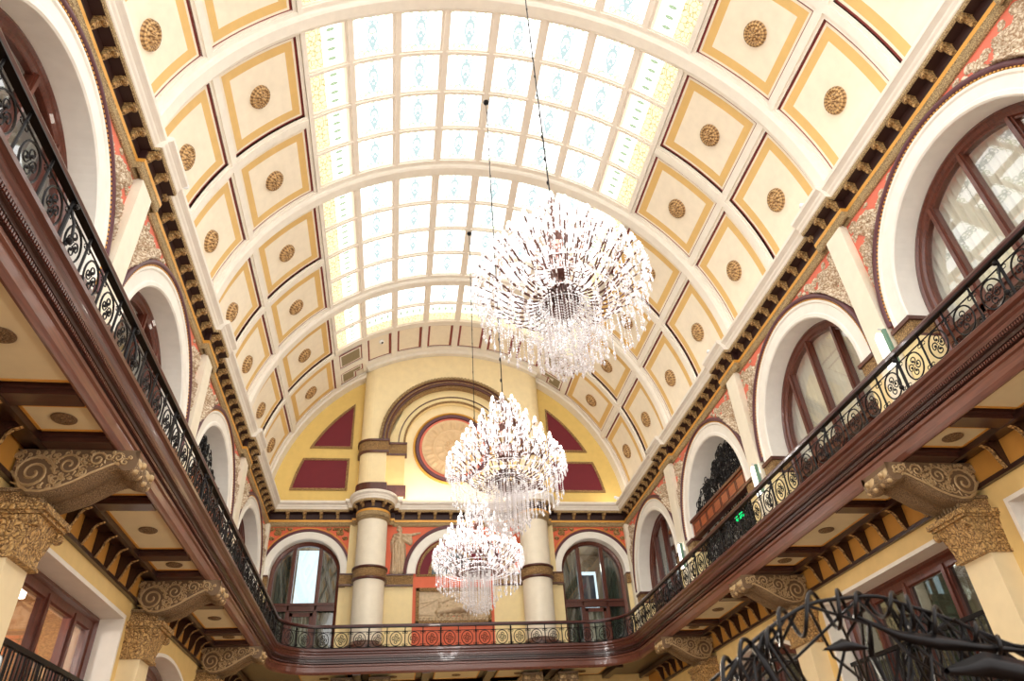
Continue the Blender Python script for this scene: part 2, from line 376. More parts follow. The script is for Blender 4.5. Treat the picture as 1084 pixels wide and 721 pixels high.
for s_ in (1, -1):
    for (y0, y1) in ((24.24, 25.15), (25.57, 26.35)):
        a0, a1 = (49.6, 58.0) if s_ > 0 else (122.0, 130.4); mb = MB()
        outl = [(a0, y0), (a1, y0), (a1, y1), (a0, y1)]
        if y0 > 25:
            outl = [(a0, y0), (a1, y0), (a1, y1), (a0+2.6, y1), (a0+2.6, y0+.42), (a0, y0+.42)] if s_ < 0 else [(a0, y0), (a1, y0), (a1, y0+.42), (a1-2.6, y0+.42), (a1-2.6, y1), (a0, y1)]
        if s_ < -5: outl = outl[::-1]
        mb.prism(outl, RV-.012, RV, lambda a, b, h: cyl(a, h, b), 0)
        c0 = sum(p[0] for p in outl)/len(outl); c1 = sum(p[1] for p in outl)/len(outl)
        def ins(k):
            r = []
            for i, (a, b) in enumerate(outl):
                pa, pb = outl[i-1], outl[(i+1) % len(outl)]
                d1 = Vector((a-pa[0], (b-pa[1])*8)).normalized(); d2 = Vector((pb[0]-a, (pb[1]-b)*8)).normalized()
                n_ = Vector((-d1.y, d1.x))+Vector((-d2.y, d2.x))
                r.append((a+n_.x*k, b+n_.y*k/8))
            return r
        mb.prism(ins(.4), RV-.018, RV, lambda a, b, h: cyl(a, h, b), 1)
        mb.prism(ins(.95), RV-.03, RV, lambda a, b, h: cyl(a, h, b), 2)
        o = mb.build('ceiling_grille', [M['maroon_line'], M['white'], paint('grille_mesh', (150, 136, 104), .6, bump=.8, bscale=180)], ceil)

# ribs
for i, y in enumerate(RIBS+[26.72]):
    mb = MB()
    if i < 4: prof = [(y-.28, RV), (y-.28, RV-.08), (y-.21, RV-.1), (y-.19, RV-.16), (y-.13, RV-.2), (y+.13, RV-.2), (y+.19, RV-.16), (y+.21, RV-.1), (y+.28, RV-.08), (y+.28, RV)]
    else: prof = [(y-.3, RV), (y-.3, RV-.06), (y-.2, RV-.08), (y-.16, RV-.14), (y+.2, RV-.16), (y+.3, RV-.16)]
    if i < 4: cylsweep(mb, 1, 179, prof, 90)
    else: cylsweep(mb, 1, 59.2, prof, 30); cylsweep(mb, 120.8, 179, prof, 30)
    o = mb.build('trim_%d' % (i+1), M['white'], None)
    struct(reorigin(o), ['white moulded vault rib nearest the camera', 'white moulded vault rib crossing above the big chandelier', 'white moulded vault rib, second from the end wall', 'white moulded vault rib nearest the end wall', 'white rib band against the end wall'][i], 'rib')

# ---- skylight bays
sky_rows = [(1, [4.45+1.28*k for k in range(4)]), (2, [10.08+1.285*k for k in range(4)]), (3, [15.74+1.285*k for k in range(4)]), (4, [21.4, 22.62])]
for wi, rows in sky_rows:
    w = empty('window_%d' % wi, (0, rows[0]+1, ZC+RV), ['stained glass skylight bay above the top edge of view', 'stained glass skylight bay where a cord hook is fixed, nearest full bay', 'stained glass skylight bay behind the big chandelier cord', 'stained glass skylight bay of two rows next to end wall'][wi-1], 'skylight', kind='structure')
    pl = 1.12 if wi < 4 else 1.06
    mb = MB()
    for k in range(9):
        a = 48.6+10.35*k; cylbox(mb, a-.95, a+.95, rows[0]-.1, rows[-1]+pl+.12, RV-.05, RV+.05); cylbox(mb, a-.4, a+.4, rows[0]-.1, rows[-1]+pl+.12, RV-.1, RV-.04)
    for j, r in enumerate(rows):
        ends = [(r-.16, r)] + ([(r+pl, r+pl+.14)] if j == len(rows)-1 else [])
        for p, q in ends: cylbox(mb, 48.6, 131.4, p, q, RV-.05, RV+.05); cylbox(mb, 48.6, 131.4, (p+q)/2-.035, (p+q)/2+.035, RV-.1, RV-.04)
    mb.build('glazing_bars', M['grid'], w)
    for j, r in enumerate(rows):
        for k in range(8):
            a0 = 48.6+10.35*k+.95; a1 = a0+8.45; mb = MB(); n = 4
            cylpatch(mb, a0, a1, r, r+pl, RV+.01, n=n)
            amber = k in (0, 7) or (wi == 4 and j == 1)
            o = mb.build('stained_glass_pane', M['sy'] if amber else M['sw'], w)
            uv = o.data.uv_layers.new(name='UVMap'); me = o.data
            for lp in me.loops:
                vi = lp.vertex_index; row, c_ = divmod(vi, n+1); uu, vv = c_/n, row
                if amber:
                    if wi == 4 and j == 1 and k not in (0, 7): uu, vv = 1-vv, uu
                    elif k == 7: uu = 1-uu
                uv.data[lp.index].uv = (uu, vv)

# ---- rosettes on the vault
def rosette_mesh(r=.3, name='ros'):
    mb = MB(); rows = []
    nr, na = 16, 48
    for i in range(nr+1):
        t = i/nr; row = []
        for k in range(na):
            a = 2*PI*k/na
            if t < .22: h = .07+.03*math.cos(t/.22*PI/2)
            elif t < .55: h = .045+.03*abs(math.cos(4*a))*math.sin((t-.22)/.33*PI)
            elif t < .62: h = .03
            elif t < .88: h = .035+.028*abs(math.cos(8*a))*math.sin((t-.62)/.26*PI)
            else: h = .045*math.sin((1-t)/.12*PI/2+.01)+.012
            row.append((r*t*math.cos(a)+1e-6, r*t*math.sin(a), -h*1.7*r/.3))
        rows.append(row)
    mb.grid(rows, close=True); mb.lathe([(r, -.02), (r, 0)], n=48)
    return mb
rproto = rosette_mesh().build('ceiling_rosette', M['ros'], None, smooth=True)
first = True
ys_all = sorted({c[2] for c in COFF}, reverse=True)
for side, row, y in COFF:
    a = {1: {'outer': 16.7, 'inner': 37.7}, -1: {'outer': 163.3, 'inner': 142.3}}[side][row]
    o = rproto if first else rproto.copy()
    if not first: COL.objects.link(o)
    first = False
    p = Vector(cyl(a, RV-.004, y)); o.location = p
    n_ = Vector((math.cos(D(a)), 0, math.sin(D(a))))           # outward; local -z points into the hall
    o.rotation_euler = Vector((0, 0, 1)).rotation_difference(n_).to_euler()
    k = ys_all.index(y)
    tag(o, 'gilt round rosette, %s %s coffer row of the vault, %s from the end wall' % ({1: 'right', -1: 'left'}[side], {'outer': 'lower', 'inner': 'upper'}[row], ORD[k]), 'rosette', 'gilt rosettes on the vault')

# ------------------------------------------------------------------ wall frames
class Fr:
    def __init__(s, side, yc=0, xc=0, base=None):
        s.side = side; s.yc = yc; s.xc = xc; s.base = WX if base is None else base
    def __call__(s, u, d, z):
        if s.side == 'end': return (s.xc+u, YE+d, z)
        k = 1 if s.side == 'right' else -1
        return (k*(s.base+d), s.yc+u, z)
def fbox(mb, F, u0, u1, d0, d1, z0, z1, mi=0):
    v = [F(u, d, z) for u in (u0, u1) for d in (d0, d1) for z in (z0, z1)]
    return mb.add(v, [(0, 1, 3, 2), (4, 6, 7, 5), (0, 4, 5, 1), (2, 3, 7, 6), (0, 2, 6, 4), (1, 5, 7, 3)], mi)
def arcpts(r, zc, n=40, a0=0, a1=180, down=None):
    P = [(r*math.cos(D(a0+(a1-a0)*k/n)), zc+r*math.sin(D(a0+(a1-a0)*k/n))) for k in range(n+1)]
    if down is not None: P = [(r, down)]+P+[(-r, down)]
    return P
def fsweep(mb, F, path_fn, prof, mi=0, closed=False):
    """prof: (radial offset, depth) ; path_fn(offset)-> list of (u,z)"""
    rows = [[F(u, d, z) for u, z in path_fn(o)] for o, d in prof]
    return mb.grid(rows, mi, closerow=closed)
def wall_with_arch(mb, F, half, r, zc, z0, z1, mi_up=0, mi_lo=1, split=None, uL=None, uR=None):
    uL = -half if uL is None else uL; uR = half if uR is None else uR
    n = 40; us = [-r*math.cos(PI*k/n) for k in range(n+1)]
    hs = [zc+r*math.sin(PI*k/n) for k in range(n+1)]
    mb.grid([[F(u, 0, h) for u, h in zip(us, hs)], [F(u, 0, z1) for u in us]], mi_up)
    sp = zc if split is None else split
    for a, b in ((uL, -r), (r, uR)):
        mb.add([F(a, 0, sp), F(b, 0, sp), F(b, 0, z1), F(a, 0, z1)], [(0, 1, 2, 3)], mi_up)
        mb.add([F(a, 0, z0), F(b, 0, z0), F(b, 0, sp), F(a, 0, sp)], [(0, 1, 2, 3)], mi_lo)

# ---- relief height fields
def capsule_field(U, V, caps):
    H = np.zeros_like(U)
    for (u0, v0, r0, u1, v1, r1, k) in caps:
        du, dv = u1-u0, v1-v0; L2 = du*du+dv*dv+1e-9
        t = np.clip(((U-u0)*du+(V-v0)*dv)/L2, 0, 1)
        d = np.hypot(U-u0-t*du, V-v0-t*dv); r = r0+(r1-r0)*t
        h = np.sqrt(np.clip(1-(d/r)**2, 0, 1))*r*k
        H = np.maximum(H, h)+.12*np.minimum(H, h)
    return H
def field_mesh(U, V, H, place, eps=.004, keep_all=False, mb=None, mi=0, rough=.0):
    mb = mb or MB()
    if rough: H = H+rough*(rng.rand(*H.shape)-.5)*(H > eps)
    idx = -np.ones(H.shape, int); vs = []
    mask = (H > eps) if not keep_all else np.ones_like(H, bool)
    cell = mask[:-1, :-1] | mask[1:, :-1] | mask[:-1, 1:] | mask[1:, 1:]
    fs = []
    def vid(i, j):
        if idx[i, j] < 0:
            idx[i, j] = len(vs); vs.append(place(U[i, j], V[i, j], H[i, j]))
        return idx[i, j]
    I, J = np.nonzero(cell)
    for i, j in zip(I, J): fs.append((vid(i, j), vid(i+1, j), vid(i+1, j+1), vid(i, j+1)))
    return mb.add(vs, fs, mi)
def folds(U, V, ang, f, amp): return amp*np.sin((U*np.cos(ang)+V*np.sin(ang))*f)
def chain(pts, k=1):
    return [(pts[i][0], pts[i][1], pts[i][2], pts[i+1][0], pts[i+1][1], pts[i+1][2], k) for i in range(len(pts)-1)]
def spandrel_caps(variant):
    c = []
    if variant == 0:   # reclining winged figure
        c += chain([(1.40, 2.16, .115), (1.42, 2.12, .105)])
        c += chain([(1.47, 2.03, .07), (1.56, 1.92, .17), (1.78, 1.78, .15), (1.93, 1.68, .19)])
        c += chain([(1.93, 1.66, .2), (2.16, 1.34, .16), (2.24, 1.24, .13), (2.36, .86, .08), (2.42, .62, .05)])
        c += chain([(1.86, 1.62, .16), (2.06, 1.5, .15), (2.32, 1.42, .11), (2.4, 1.0, .07)])
        c += chain([(1.5, 1.97, .08), (1.3, 2.0, .065), (1.12, 2.16, .055), (1.0, 2.25, .05)])
        c += chain([(1.66, 1.98, .08), (1.86, 2.14, .065), (2.0, 2.28, .05)])
        for k in range(7): a = .35+.17*k; c += chain([(1.72, 1.95, .09), (1.72+.62*math.cos(a), 1.78+.55*math.sin(a), .085)], .8)
        for k in range(10): a = 2*PI*k/10*.8; c += chain([(2.2+.2*math.cos(a), 2.02+.2*math.sin(a), .07), (2.2+.2*math.cos(a+.5), 2.02+.2*math.sin(a+.5), .06)], 1)
        c += chain([(1.3, 1.96, .12), (1.05, 2.12, .11), (.86, 2.24, .08), (.62, 2.36, .05)], .7)
        c += chain([(1.15, 2.1, .09), (.9, 2.36, .06)], .7)
    else:              # standing draped figure with scroll
        c += chain([(1.82, 2.2, .12), (1.83, 2.16, .11)])
        c += chain([(1.86, 2.05, .07), (1.92, 1.9, .17), (2.0, 1.65, .15), (2.08, 1.45, .18)])
        c += chain([(2.1, 1.45, .2), (2.22, 1.1, .17), (2.3, .8, .12), (2.4, .45, .07)])
        c += chain([(2.2, 1.4, .18), (2.36, 1.05, .13), (2.42, .6, .08)])
        c += chain([(1.9, 1.95, .07), (1.68, 1.9, .06), (1.5, 2.05, .05)])
        c += chain([(2.0, 1.97, .08), (2.22, 1.85, .065), (2.3, 1.66, .05)])
        for k in range(5): a = 1.9-.22*k; c += chain([(2.05, 1.98, .09), (2.1+.5*math.cos(a), 1.9+.46*math.sin(a), .08)], .8)
        for (cx, cy, r0) in ((1.42, 2.12, .2), (1.05, 2.28, .14), (1.72, 1.72, .13)):
            for k in range(9): a = 2*PI*k/9; c += chain([(cx+r0*math.cos(a)*(1-k*.06), cy+r0*math.sin(a)*(1-k*.06), .055), (cx+r0*math.cos(a+.7)*(1-k*.06), cy+r0*math.sin(a+.7)*(1-k*.06), .05)], 1)
        c += chain([(1.3, 1.98, .08), (1.0, 2.16, .08), (.8, 2.3, .06), (.55, 2.4, .035)], .8)
    return c
def spandrel_mesh(variant, name):
    u = np.arange(.3, 2.58, .019); v = np.arange(.3, 2.6, .019); U, V = np.meshgrid(u, v, indexing='ij')
    H = capsule_field(U, V, spandrel_caps(variant))
    H = np.where(H > .03, H+folds(U, V, .9+.5*np.sin(3*U), 70, .016)+folds(U, V, 2.2, 55, .012), H)
    fc = []; rr_ = random.Random(variant+4)
    for k in range(85):
        cu, cv = rr_.uniform(.45, 2.52), rr_.uniform(.4, 2.55); q = rr_.uniform(.05, .11); a0 = rr_.uniform(0, 6)
        if math.hypot(cu, cv) < 2.6: continue
        fc += chain([(cu+q*(1-j*.12)*math.cos(a0+j*.9), cv+q*(1-j*.12)*math.sin(a0+j*.9), .034) for j in range(7)])
    H = np.maximum(H, capsule_field(U, V, fc)*.8)
    rr = np.hypot(U, V); H = np.where((rr < 2.6) | (U > 2.54) | (V > 2.56), 0, H)
    mb = field_mesh(U, V, H, lambda a, b, h: (a, -h, b), rough=.012)
    return mb.build(name, M['stone'], None, smooth=True)

# ------------------------------------------------------------------ upper walls, arches
R_OP, ZS = 2.03, 7.57           # opening radius, springing height
WALLTOP = 11.0
relief = [spandrel_mesh(0, 'spandrel_relief'), spandrel_mesh(1, 'spandrel_relief')]
relief_data = [r.data for r in relief]
relief_used = [False, False]
NAMEB = ['nearest', 'second', 'third', 'fourth']
for side in ('left', 'right'):
    up = MB()
    for bi, yc in enumerate(BAYS):
        F = Fr(side, yc)
        uL = -2.83 if bi else -(yc-Y0); uR = 2.83 if bi < 3 else YE-yc
        wall_with_arch(up, F, 2.83, R_OP, ZS, 4.6, WALLTOP, 0, 1, 7.38, uL, uR)
    w = up.build('wall_'+side, [M['coral'], M['yellow']], None)
    struct(w, 'coral and yellow %s wall of the hall above the gallery' % side, 'wall')
    for bi, yc in enumerate(BAYS):
        F = Fr(side, yc)
        where = '%s wall, %s arch from the end wall' % (side, ORD[3-bi] if bi != 3 else 'nearest')
        t = empty('arch_surround', F(0, 0, ZS), 'white arch surround with plum edge, %s' % where, 'arch', 'white arches of the side walls')
        mb = MB(); pf = lambda o: arcpts(R_OP+o, ZS, 48, down=7.38) if True else None
        fsweep(mb, F, pf, [(0, .42), (0, -.05), (.03, -.08), (.1, -.08), (.13, -.06), (.33, -.06), (.36, -.09), (.41, -.09)])
        mb.build('white_ring', M['white2'], t, smooth=False)
        mb = MB()
        for k in range(100):
            a = PI*(k+.5)/100; r = R_OP+.43; c_, s_ = math.cos(a), math.sin(a)
            fb = [F(r*c_-.02*s_*e-.018*c_*g, -.1, ZS+r*s_+.02*c_*e-.018*s_*g) for e in (-1, 1) for g in (-1, 1)]
            fb2 = [F(r*c_-.02*s_*e-.018*c_*g, -.02, ZS+r*s_+.02*c_*e-.018*s_*g) for e in (-1, 1) for g in (-1, 1)]
            mb.add(fb+fb2, [(0, 1, 3, 2), (0, 1, 5, 4), (1, 3, 7, 5), (3, 2, 6, 7), (2, 0, 4, 6)])
        mb.build('bead_course', M['stripe'], t)
        mb = MB(); fsweep(mb, F, lambda o: arcpts(R_OP+o, ZS, 48, a0=-2, a1=182), [(.44, 0), (.44, -.1), (.47, -.13), (.52, -.13), (.55, -.1), (.55, 0)])
        mb.build('plum_moulding', M['purple'], t, smooth=True)
        # impost blocks and piers
        for s_ in (-1, 1):
            mb = MB(); a, b = sorted((s_*R_OP, s_*(R_OP+.5)))
            if s_ < 0 : pass
            fbox(mb, F, a, b, -.09, .44, 7.02, 7.3, 1); fbox(mb, F, a-(.04 if s_ > 0 else .0), b+(.04 if s_ < 0 else 0), -.13, .46, 7.3, 7.38, 0); fbox(mb, F, a, b, -.11, .45, 6.96, 7.02, 0)
            mb.build('impost_block', [M['wood'], M['goldfine']], t)
            mb = MB(); fbox(mb, F, a, b, -.06, .42, 4.95, 6.96); mb.build('pier', M['yellow'], t)
        for s_ in (-1, 1):
            for var in (0, 1):
                # near side of each arch gets the reclining figure, far side the standing one
                if (s_ < 0) != (var == 0): continue
                r = relief[var]
                if relief_used[var]: o = r.copy(); COL.objects.link(o)
                else: o = r; relief_used[var] = True
                k = 1 if side == 'right' else -1
                o.data = relief_data[var]; o.location = F(0, -.005, ZS)
                # local x -> u direction (s_ * y), local -y -> into hall (-k x)
                mat = Matrix(((0, k, 0), (s_, 0, 0), (0, 0, 1)))
                if mat.determinant() < 0:
                    key = 'mirrored_%d' % var
                    me = bpy.data.meshes.get(key)
                    if me is None:
                        me = relief_data[var].copy(); me.name = key
                        me.transform(Matrix.Scale(-1, 4, (1, 0, 0))); me.flip_normals()
                    o.data = me; mat = mat @ Matrix(((-1, 0, 0), (0, 1, 0), (0, 0, 1)))
                o.rotation_euler = mat.to_euler()
                tag(o, 'carved ivory %s relief, %s spandrel, %s' % (('winged reclining figure', 'near')[0:1][0] if var == 0 else 'standing draped figure', 'near' if s_ < 0 else 'far', where), 'relief', 'spandrel reliefs along the side walls')
        # recessed wooden window
        wn = {'left': 5, 'right': 9}[side]+bi
        win = empty('window_%d' % wn, F(0, .45, 5.0), 'mahogany arched window with tall lights, %s' % where, 'window', kind='structure')
        if bi == 2:   # open arch with a wood parapet and a dark iron screen
            mb = MB(); fsweep(mb, F, lambda o: arcpts(R_OP+o, ZS, 40, down=5.0), [(0, .4), (.02, 2.5)]); mb.build('deep_reveal', M['white2'], win)
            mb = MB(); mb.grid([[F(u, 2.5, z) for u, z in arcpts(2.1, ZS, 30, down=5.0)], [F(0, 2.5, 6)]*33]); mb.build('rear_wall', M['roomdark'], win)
            mb = MB(); fbox(mb, F, -2.2, 2.2, -.02, 2.5, 4.95, 5.1); mb.build('threshold', M['floor'], win)
            bx = empty('wood_parapet', F(0, .0, 7.2), 'reddish panelled wood parapet inside the open arch, %s wall' % side, 'parapet')
            mb = MB(); fbox(mb, F, -1.98, 1.98, -.02, .1, 7.4, 7.84)
            mb.build('board', M['woodbox'], bx)
            mb = MB(); fbox(mb, F, -2.0, 2.0, -.08, .16, 7.84, 7.92); fbox(mb, F, -2.0, 2.0, -.06, .14, 7.34, 7.4); mb.build('ledge', M['wood'], bx)
            for k in range(7):
                mb = MB(); u0 = -1.9+k*.545
                for (p, q, r0, s0) in ((u0, u0+.5, 7.45, 7.48), (u0, u0+.5, 7.76, 7.79), (u0, u0+.03, 7.45, 7.79), (u0+.47, u0+.5, 7.45, 7.79)): fbox(mb, F, p, q, -.035, 0, r0, s0)
                mb.build('panel_moulding', M['wood'], bx)
            sc = empty('iron_screen', F(0, .2, 5.1), 'tangled black wrought iron screen filling the open arch, %s wall' % side, 'screen')
            for (za, zb, nm) in ((5.1, 7.33, 'lower_scrollwork'), (7.93, 9.5, 'upper_scrollwork')):
                mb = MB()
                for q in range(520):
                    u = random.uniform(-1.85, 1.85); z = random.uniform(za, zb)
                    if z > ZS and math.hypot(u, z-ZS) > 1.9: continue
                    if z > 9.0-.35*u: continue
                    r = random.uniform(.07, .17); a0 = random.uniform(0, 6.3); d = .2+random.uniform(-.06, .06); sg = random.choice((-1, 1))
                    mb.tube([F(u+r*(1-k/16)*math.cos(a0+sg*k*.62), d, z+r*(1-k/16)*math.sin(a0+sg*k*.62)) for k in range(13)], .016, 4)
                for k in range(8):
                    u = -1.85+k*.5; zt = min(zb, ZS+math.sqrt(max(0, 1.9**2-u*u)))-.6
                    mb.tube([F(u, .2, za), F(u, .2, max(za+.1, zt))], .02, 4)
                mb.tube([F(-1.2, .2, 8.7), F(-1.25, .2, 9.15)], .02, 4)
                mb.build(nm, M['black'], sc)
            continue
        mb = MB()
        fsweep(mb, F, lambda o: arcpts(R_OP-o, ZS, 40, down=5.0), [(0, .38), (.05, .36), (.08, .4), (.16, .4), (.19, .44), (.23, .44), (.23, .56), (0, .56)])
        mb.build('outer_frame', M['woodz'], win)
        for u in (-1.02, 0, 1.02):
            mb = MB(); zt = ZS+math.sqrt(1.86**2-u*u)
            fbox(mb, F, u-.07, u+.07, .42, .54, 5.0, zt); fbox(mb, F, u-.035, u+.035, .38, .42, 5.0, zt-.01)
            mb.build('mullion', M['woodz'], win)
        mb = MB(); fbox(mb, F, -1.9, 1.9, .38, .55, 6.72, 6.9); fbox(mb, F, -1.9, 1.9, .34, .4, 6.86, 6.94); mb.build('transom', M['wood'], win)
        mb = MB(); mb.grid([[F(u, .49, z) for u, z in zip([-1.85*math.cos(PI*k/24) for k in range(25)], [ZS+1.85*math.sin(PI*k/24) for k in range(25)])], [F(-1.85*math.cos(PI*k/24), .49, 5.0) for k in range(25)]])
        mb.build('glass_pane', M['glass'], win)
        # room behind
        mb = MB(); fbox(mb, F, -2.6, 2.6, 2.2, 2.25, 4.9, 9.9); fbox(mb, F, -2.6, -2.55, .57, 2.2, 4.9, 9.9); fbox(mb, F, 2.55, 2.6, .57, 2.2, 4.9, 9.9); fbox(mb, F, -2.6, 2.6, .57, 2.2, 9.8, 9.9); fbox(mb, F, -2.6, 2.6, .57, 2.2, 4.85, 4.95)
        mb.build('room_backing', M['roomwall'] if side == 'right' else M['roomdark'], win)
        rows = []
        us = np.linspace(-1.82, 1.82, 181)
        if (side == 'right' and bi < 2):
            us = np.linspace(-2.3, 2.3, 240); mb = MB(); zt = [9.75]*240
            rows = [[F(u, .72+.045*math.sin(u*38+.8*math.sin(u*7)), z0) for u, z0 in zip(us, zr)] for zr in ([5.0]*240, zt)]
            mb.grid(rows); o = mb.build('curtain', M['curtain'], None, smooth=True); reorigin(o)
            tag(o, 'pale pleated curtain behind arched window, %s' % where, 'curtain', 'pale curtains in the arched windows')
        else:
            for (ua, ub) in ((-1.8, -.9), (.85, 1.8)):
                us2 = np.linspace(ua, ub, 60); mb = MB()
                mb.grid([[F(u, .74+.05*math.sin(u*34), z0) for u, z0 in zip(us2, zr)] for zr in ([5.0]*60, [9.75]*60)])
                o = mb.build('curtain', M['curtaing'] if side == 'right' else M['curtaing'], None, smooth=True); reorigin(o)
                tag(o, 'grey green curtain, %s side of arched window, %s' % ('near' if ua < 0 else 'far', where), 'curtain', 'curtains in the arched windows')
    # pilasters
    for pi_, y in enumerate([4.1, 9.77, 15.43, 21.08, 26.5]):
        F = Fr(side, y)
        t = empty('pilaster', F(0, 0, 5.0), 'tall ivory pilaster on the %s wall, %s from the end corner' % (side, ORD[4-pi_]) if pi_ < 4 else 'narrow ivory corner pilaster at end of the %s wall' % side, 'pilaster', 'ivory pilasters of the side walls')
        hw = .27 if pi_ < 4 else .12
        mb = MB(); fbox(mb, F, -hw, hw, -.17, 0, 5.3, 10.2); mb.build('shaft', M['col'], t)
        mb = MB(); fbox(mb, F, -hw-.04, hw+.04, -.21, 0, 4.95, 5.3); mb.build('plinth', M['wood'], t)

# ------------------------------------------------------------------ cornices
# profile: (d into hall measured from wall plane, z)
PC_GOLD = [(.0, 10.17), (.04, 10.17), (.07, 10.21), (.07, 10.3), (.09, 10.33)]
PC_STR = [(.09, 10.33), (.1, 10.41), (.08, 10.42)]
PC_DARK = [(.08, 10.42), (.08, 10.64), (.27, 10.68)]
PC_EGG = [(.27, 10.66), (.3, 10.68), (.3, 10.75)]
PC_WHITE = [(.3, 10.75), (.32, 10.77), (.33, 10.82), (.36, 10.86), (.37, 10.9), (.41, 10.93), (.46, 10.96), (.47, 11.03), (.44, 11.06), (-.4, 11.1)]
PARTS = [('gilt_band', PC_GOLD, 'goldpale'), ('gold_stripe', PC_STR, 'stripe'), ('dark_soffit', PC_DARK, 'blackmatte'), ('egg_moulding', PC_EGG, 'goldpale'), ('white_crown', PC_WHITE, 'white')]
def modillion_mesh():
    mb = MB()    # local: x = along wall, y = depth into hall (+), z up ; origin at wall/soffit
    prof = [(0, 0), (.2, .0), (.21, -.03), (.2, -.07), (.17, -.09), (.13, -.08), (.1, -.1), (.07, -.14), (.04, -.18), (0, -.2)]
    mb.prism(prof, -.05, .05, lambda a, b, h: (h, a, b))
    mb.tube([(-.06, .16, -.045), (.06, .16, -.045)], .045, 10); mb.box(-.068, .068, 0, .2, -.01, .02)
    return mb
modp = modillion_mesh().build('modillion', M['gold'], None)
mod_used = False
def put_mod(parent, loc, rotz):
    global mod_used
    o = modp if not mod_used else modp.copy()
    if mod_used: COL.objects.link(o)
    mod_used = True
    o.parent = parent; o.location = Vector(loc)-parent.location; o.rotation_euler = (0, 0, rotz)
ti = 6
for side in ('left', 'right'):
    k = 1 if side == 'right' else -1
    F = Fr(side, 0)
    t = empty('trim_%d' % ti, F(0, 0, 10), 'heavy cornice with gilt modillions and white crown, %s wall' % side, 'cornice', kind='structure'); ti += 1
    for nm, pr_, mt in PARTS:
        mb = MB()
        mb.grid([[F(u, -d, z) for d, z in pr_] for u in (Y0, YE)])
        for y in [4.1, 9.77, 15.43, 21.08]:
            e = .13; rows = [[F(y-.56, -d, z) for d, z in pr_], [F(y-.56, -(d+e), z) for d, z in pr_], [F(y+.56, -(d+e), z) for d, z in pr_], [F(y+.56, -d, z) for d, z in pr_]]
            mb.grid(rows)
        mb.build(nm, M[mt], t)
    y = Y0+.3
    while y < YE-.5:
        e = .13 if any(abs(y-p) < .5 for p in [4.1, 9.77, 15.43, 21.08]) else 0
        if y > 3.2: put_mod(t, F(y, -.08-e, 10.65), PI/2 if k > 0 else -PI/2)
        y += .52
# end wall cornice (straight, with curved breaks round the columns)
COLX = [-3.08, 3.08]; COLY = 26.05; COLR = .55
t = empty('trim_%d' % ti, (0, YE, 10), 'end wall cornice with curved breaks over the two columns', 'cornice', kind='structure'); ti += 1
def endpath(d):
    P = [(-WX, YE-d)]
    for cx in COLX:
        R = COLR+d*.75+.02; x0 = cx-R-.16; x1 = cx+R+.16
        P += [(x0-.001, YE-d), (x0, YE-d-.18), (cx-R, YE-d-.18)]
        for q in range(0, 17):
            a = PI-(-PI*q/16); P.append((cx+R*math.cos(a), COLY-.08+R*math.sin(a)))
        P += [(cx+R, YE-d-.18), (x1, YE-d-.18), (x1+.001, YE-d)]
    P.append((WX, YE-d)); return P
for nm, pr_, mt in PARTS:
    mb = MB(); mb.grid([[(x, y, z) for x, y in endpath(d)] for d, z in pr_]); mb.build(nm, M[mt], t)
for x in np.arange(-6.3, 6.4, .62):
    if min(abs(x-c) for c in COLX) < .85: continue
    put_mod(t, (x, YE-.08, 10.65), PI)
for cx in COLX:
    for q in (0, 1, 2, 3, 4):
        a = PI+PI*(q+.5)/5; put_mod(t, (cx+(COLR+.02)*math.cos(a), COLY-.08+(COLR+.02)*math.sin(a), 10.65), a-PI/2)

# ------------------------------------------------------------------ end wall lower zone
F = Fr('end')
mb = MB()
EX = 5.45; ER = 1.27; EZ = 8.42
for s_ in (-1, 1):
    Fe = Fr('end', xc=s_*EX); a, b = (-(WX-EX), EX-1.9) if s_ < 0 else (-(EX-1.9), WX-EX)
    wall_with_arch(mb, Fe, 1.6, ER, EZ, 4.6, 11.0, 0, 1, 8.3, a, b)
mb.add([F(-1.9, 0, 8.3), F(1.9, 0, 8.3), F(1.9, 0, 11.0), F(-1.9, 0, 11.0)], [(0, 1, 2, 3)], 0)
mb.add([F(-1.9, 0, 4.6), F(1.9, 0, 4.6), F(1.9, 0, 8.3), F(-1.9, 0, 8.3)], [(0, 1, 2, 3)], 1)
w = mb.build('wall_end', [M['orange'], M['yellow']], None); struct(w, 'orange and yellow end wall of the hall behind the columns', 'wall')
# yellow strips beside columns and orange centre dado
t = empty('wall_end_panelling', F(0, 0, 5), 'painted strips and bands on the end wall', 'wall', kind='structure')
mb = MB()
for s_ in (-1, 1):
    for (a, b, d) in ((s_*3.95, s_*3.72, -.1), (s_*3.72, s_*3.5, -.2)):
        a, b = sorted((a, b)); fbox(mb, F, a, b, d, 0, 4.9, 10.2)
mb.build('pilaster_strip', M['yellow'], t)
mb = MB(); fbox(mb, F, -1.5, 1.5, -.03, 0, 4.9, 8.3); mb.build('orange_dado', M['orange'], t)
mb = MB()
for s_ in (-1, 1):
    a, b = sorted((s_*1.5, s_*2.6)); fbox(mb, F, a, b, -.1, 0, 7.93, 8.27, 0); fbox(mb, F, a, b, -.13, 0, 8.27, 8.32, 1); fbox(mb, F, a, b, -.13, 0, 7.88, 7.93, 1)
    a, b = sorted((s_*3.45, s_*(EX-ER-.0))); a2, b2 = sorted((s_*3.45, s_*4.18)); fbox(mb, F, a2, b2, -.22, 0, 7.93, 8.27, 0); fbox(mb, F, a2, b2, -.25, 0, 8.27, 8.32, 1); fbox(mb, F, a2, b2, -.25, 0, 7.88, 7.93, 1)
    a2, b2 = sorted((s_*6.72, s_*WX)); fbox(mb, F, a2, b2, -.1, 0, 7.93, 8.27, 0); fbox(mb, F, a2, b2, -.13, 0, 8.27, 8.32, 1)
mb.build('impost_band', [M['goldfine'], M['wood']], t)
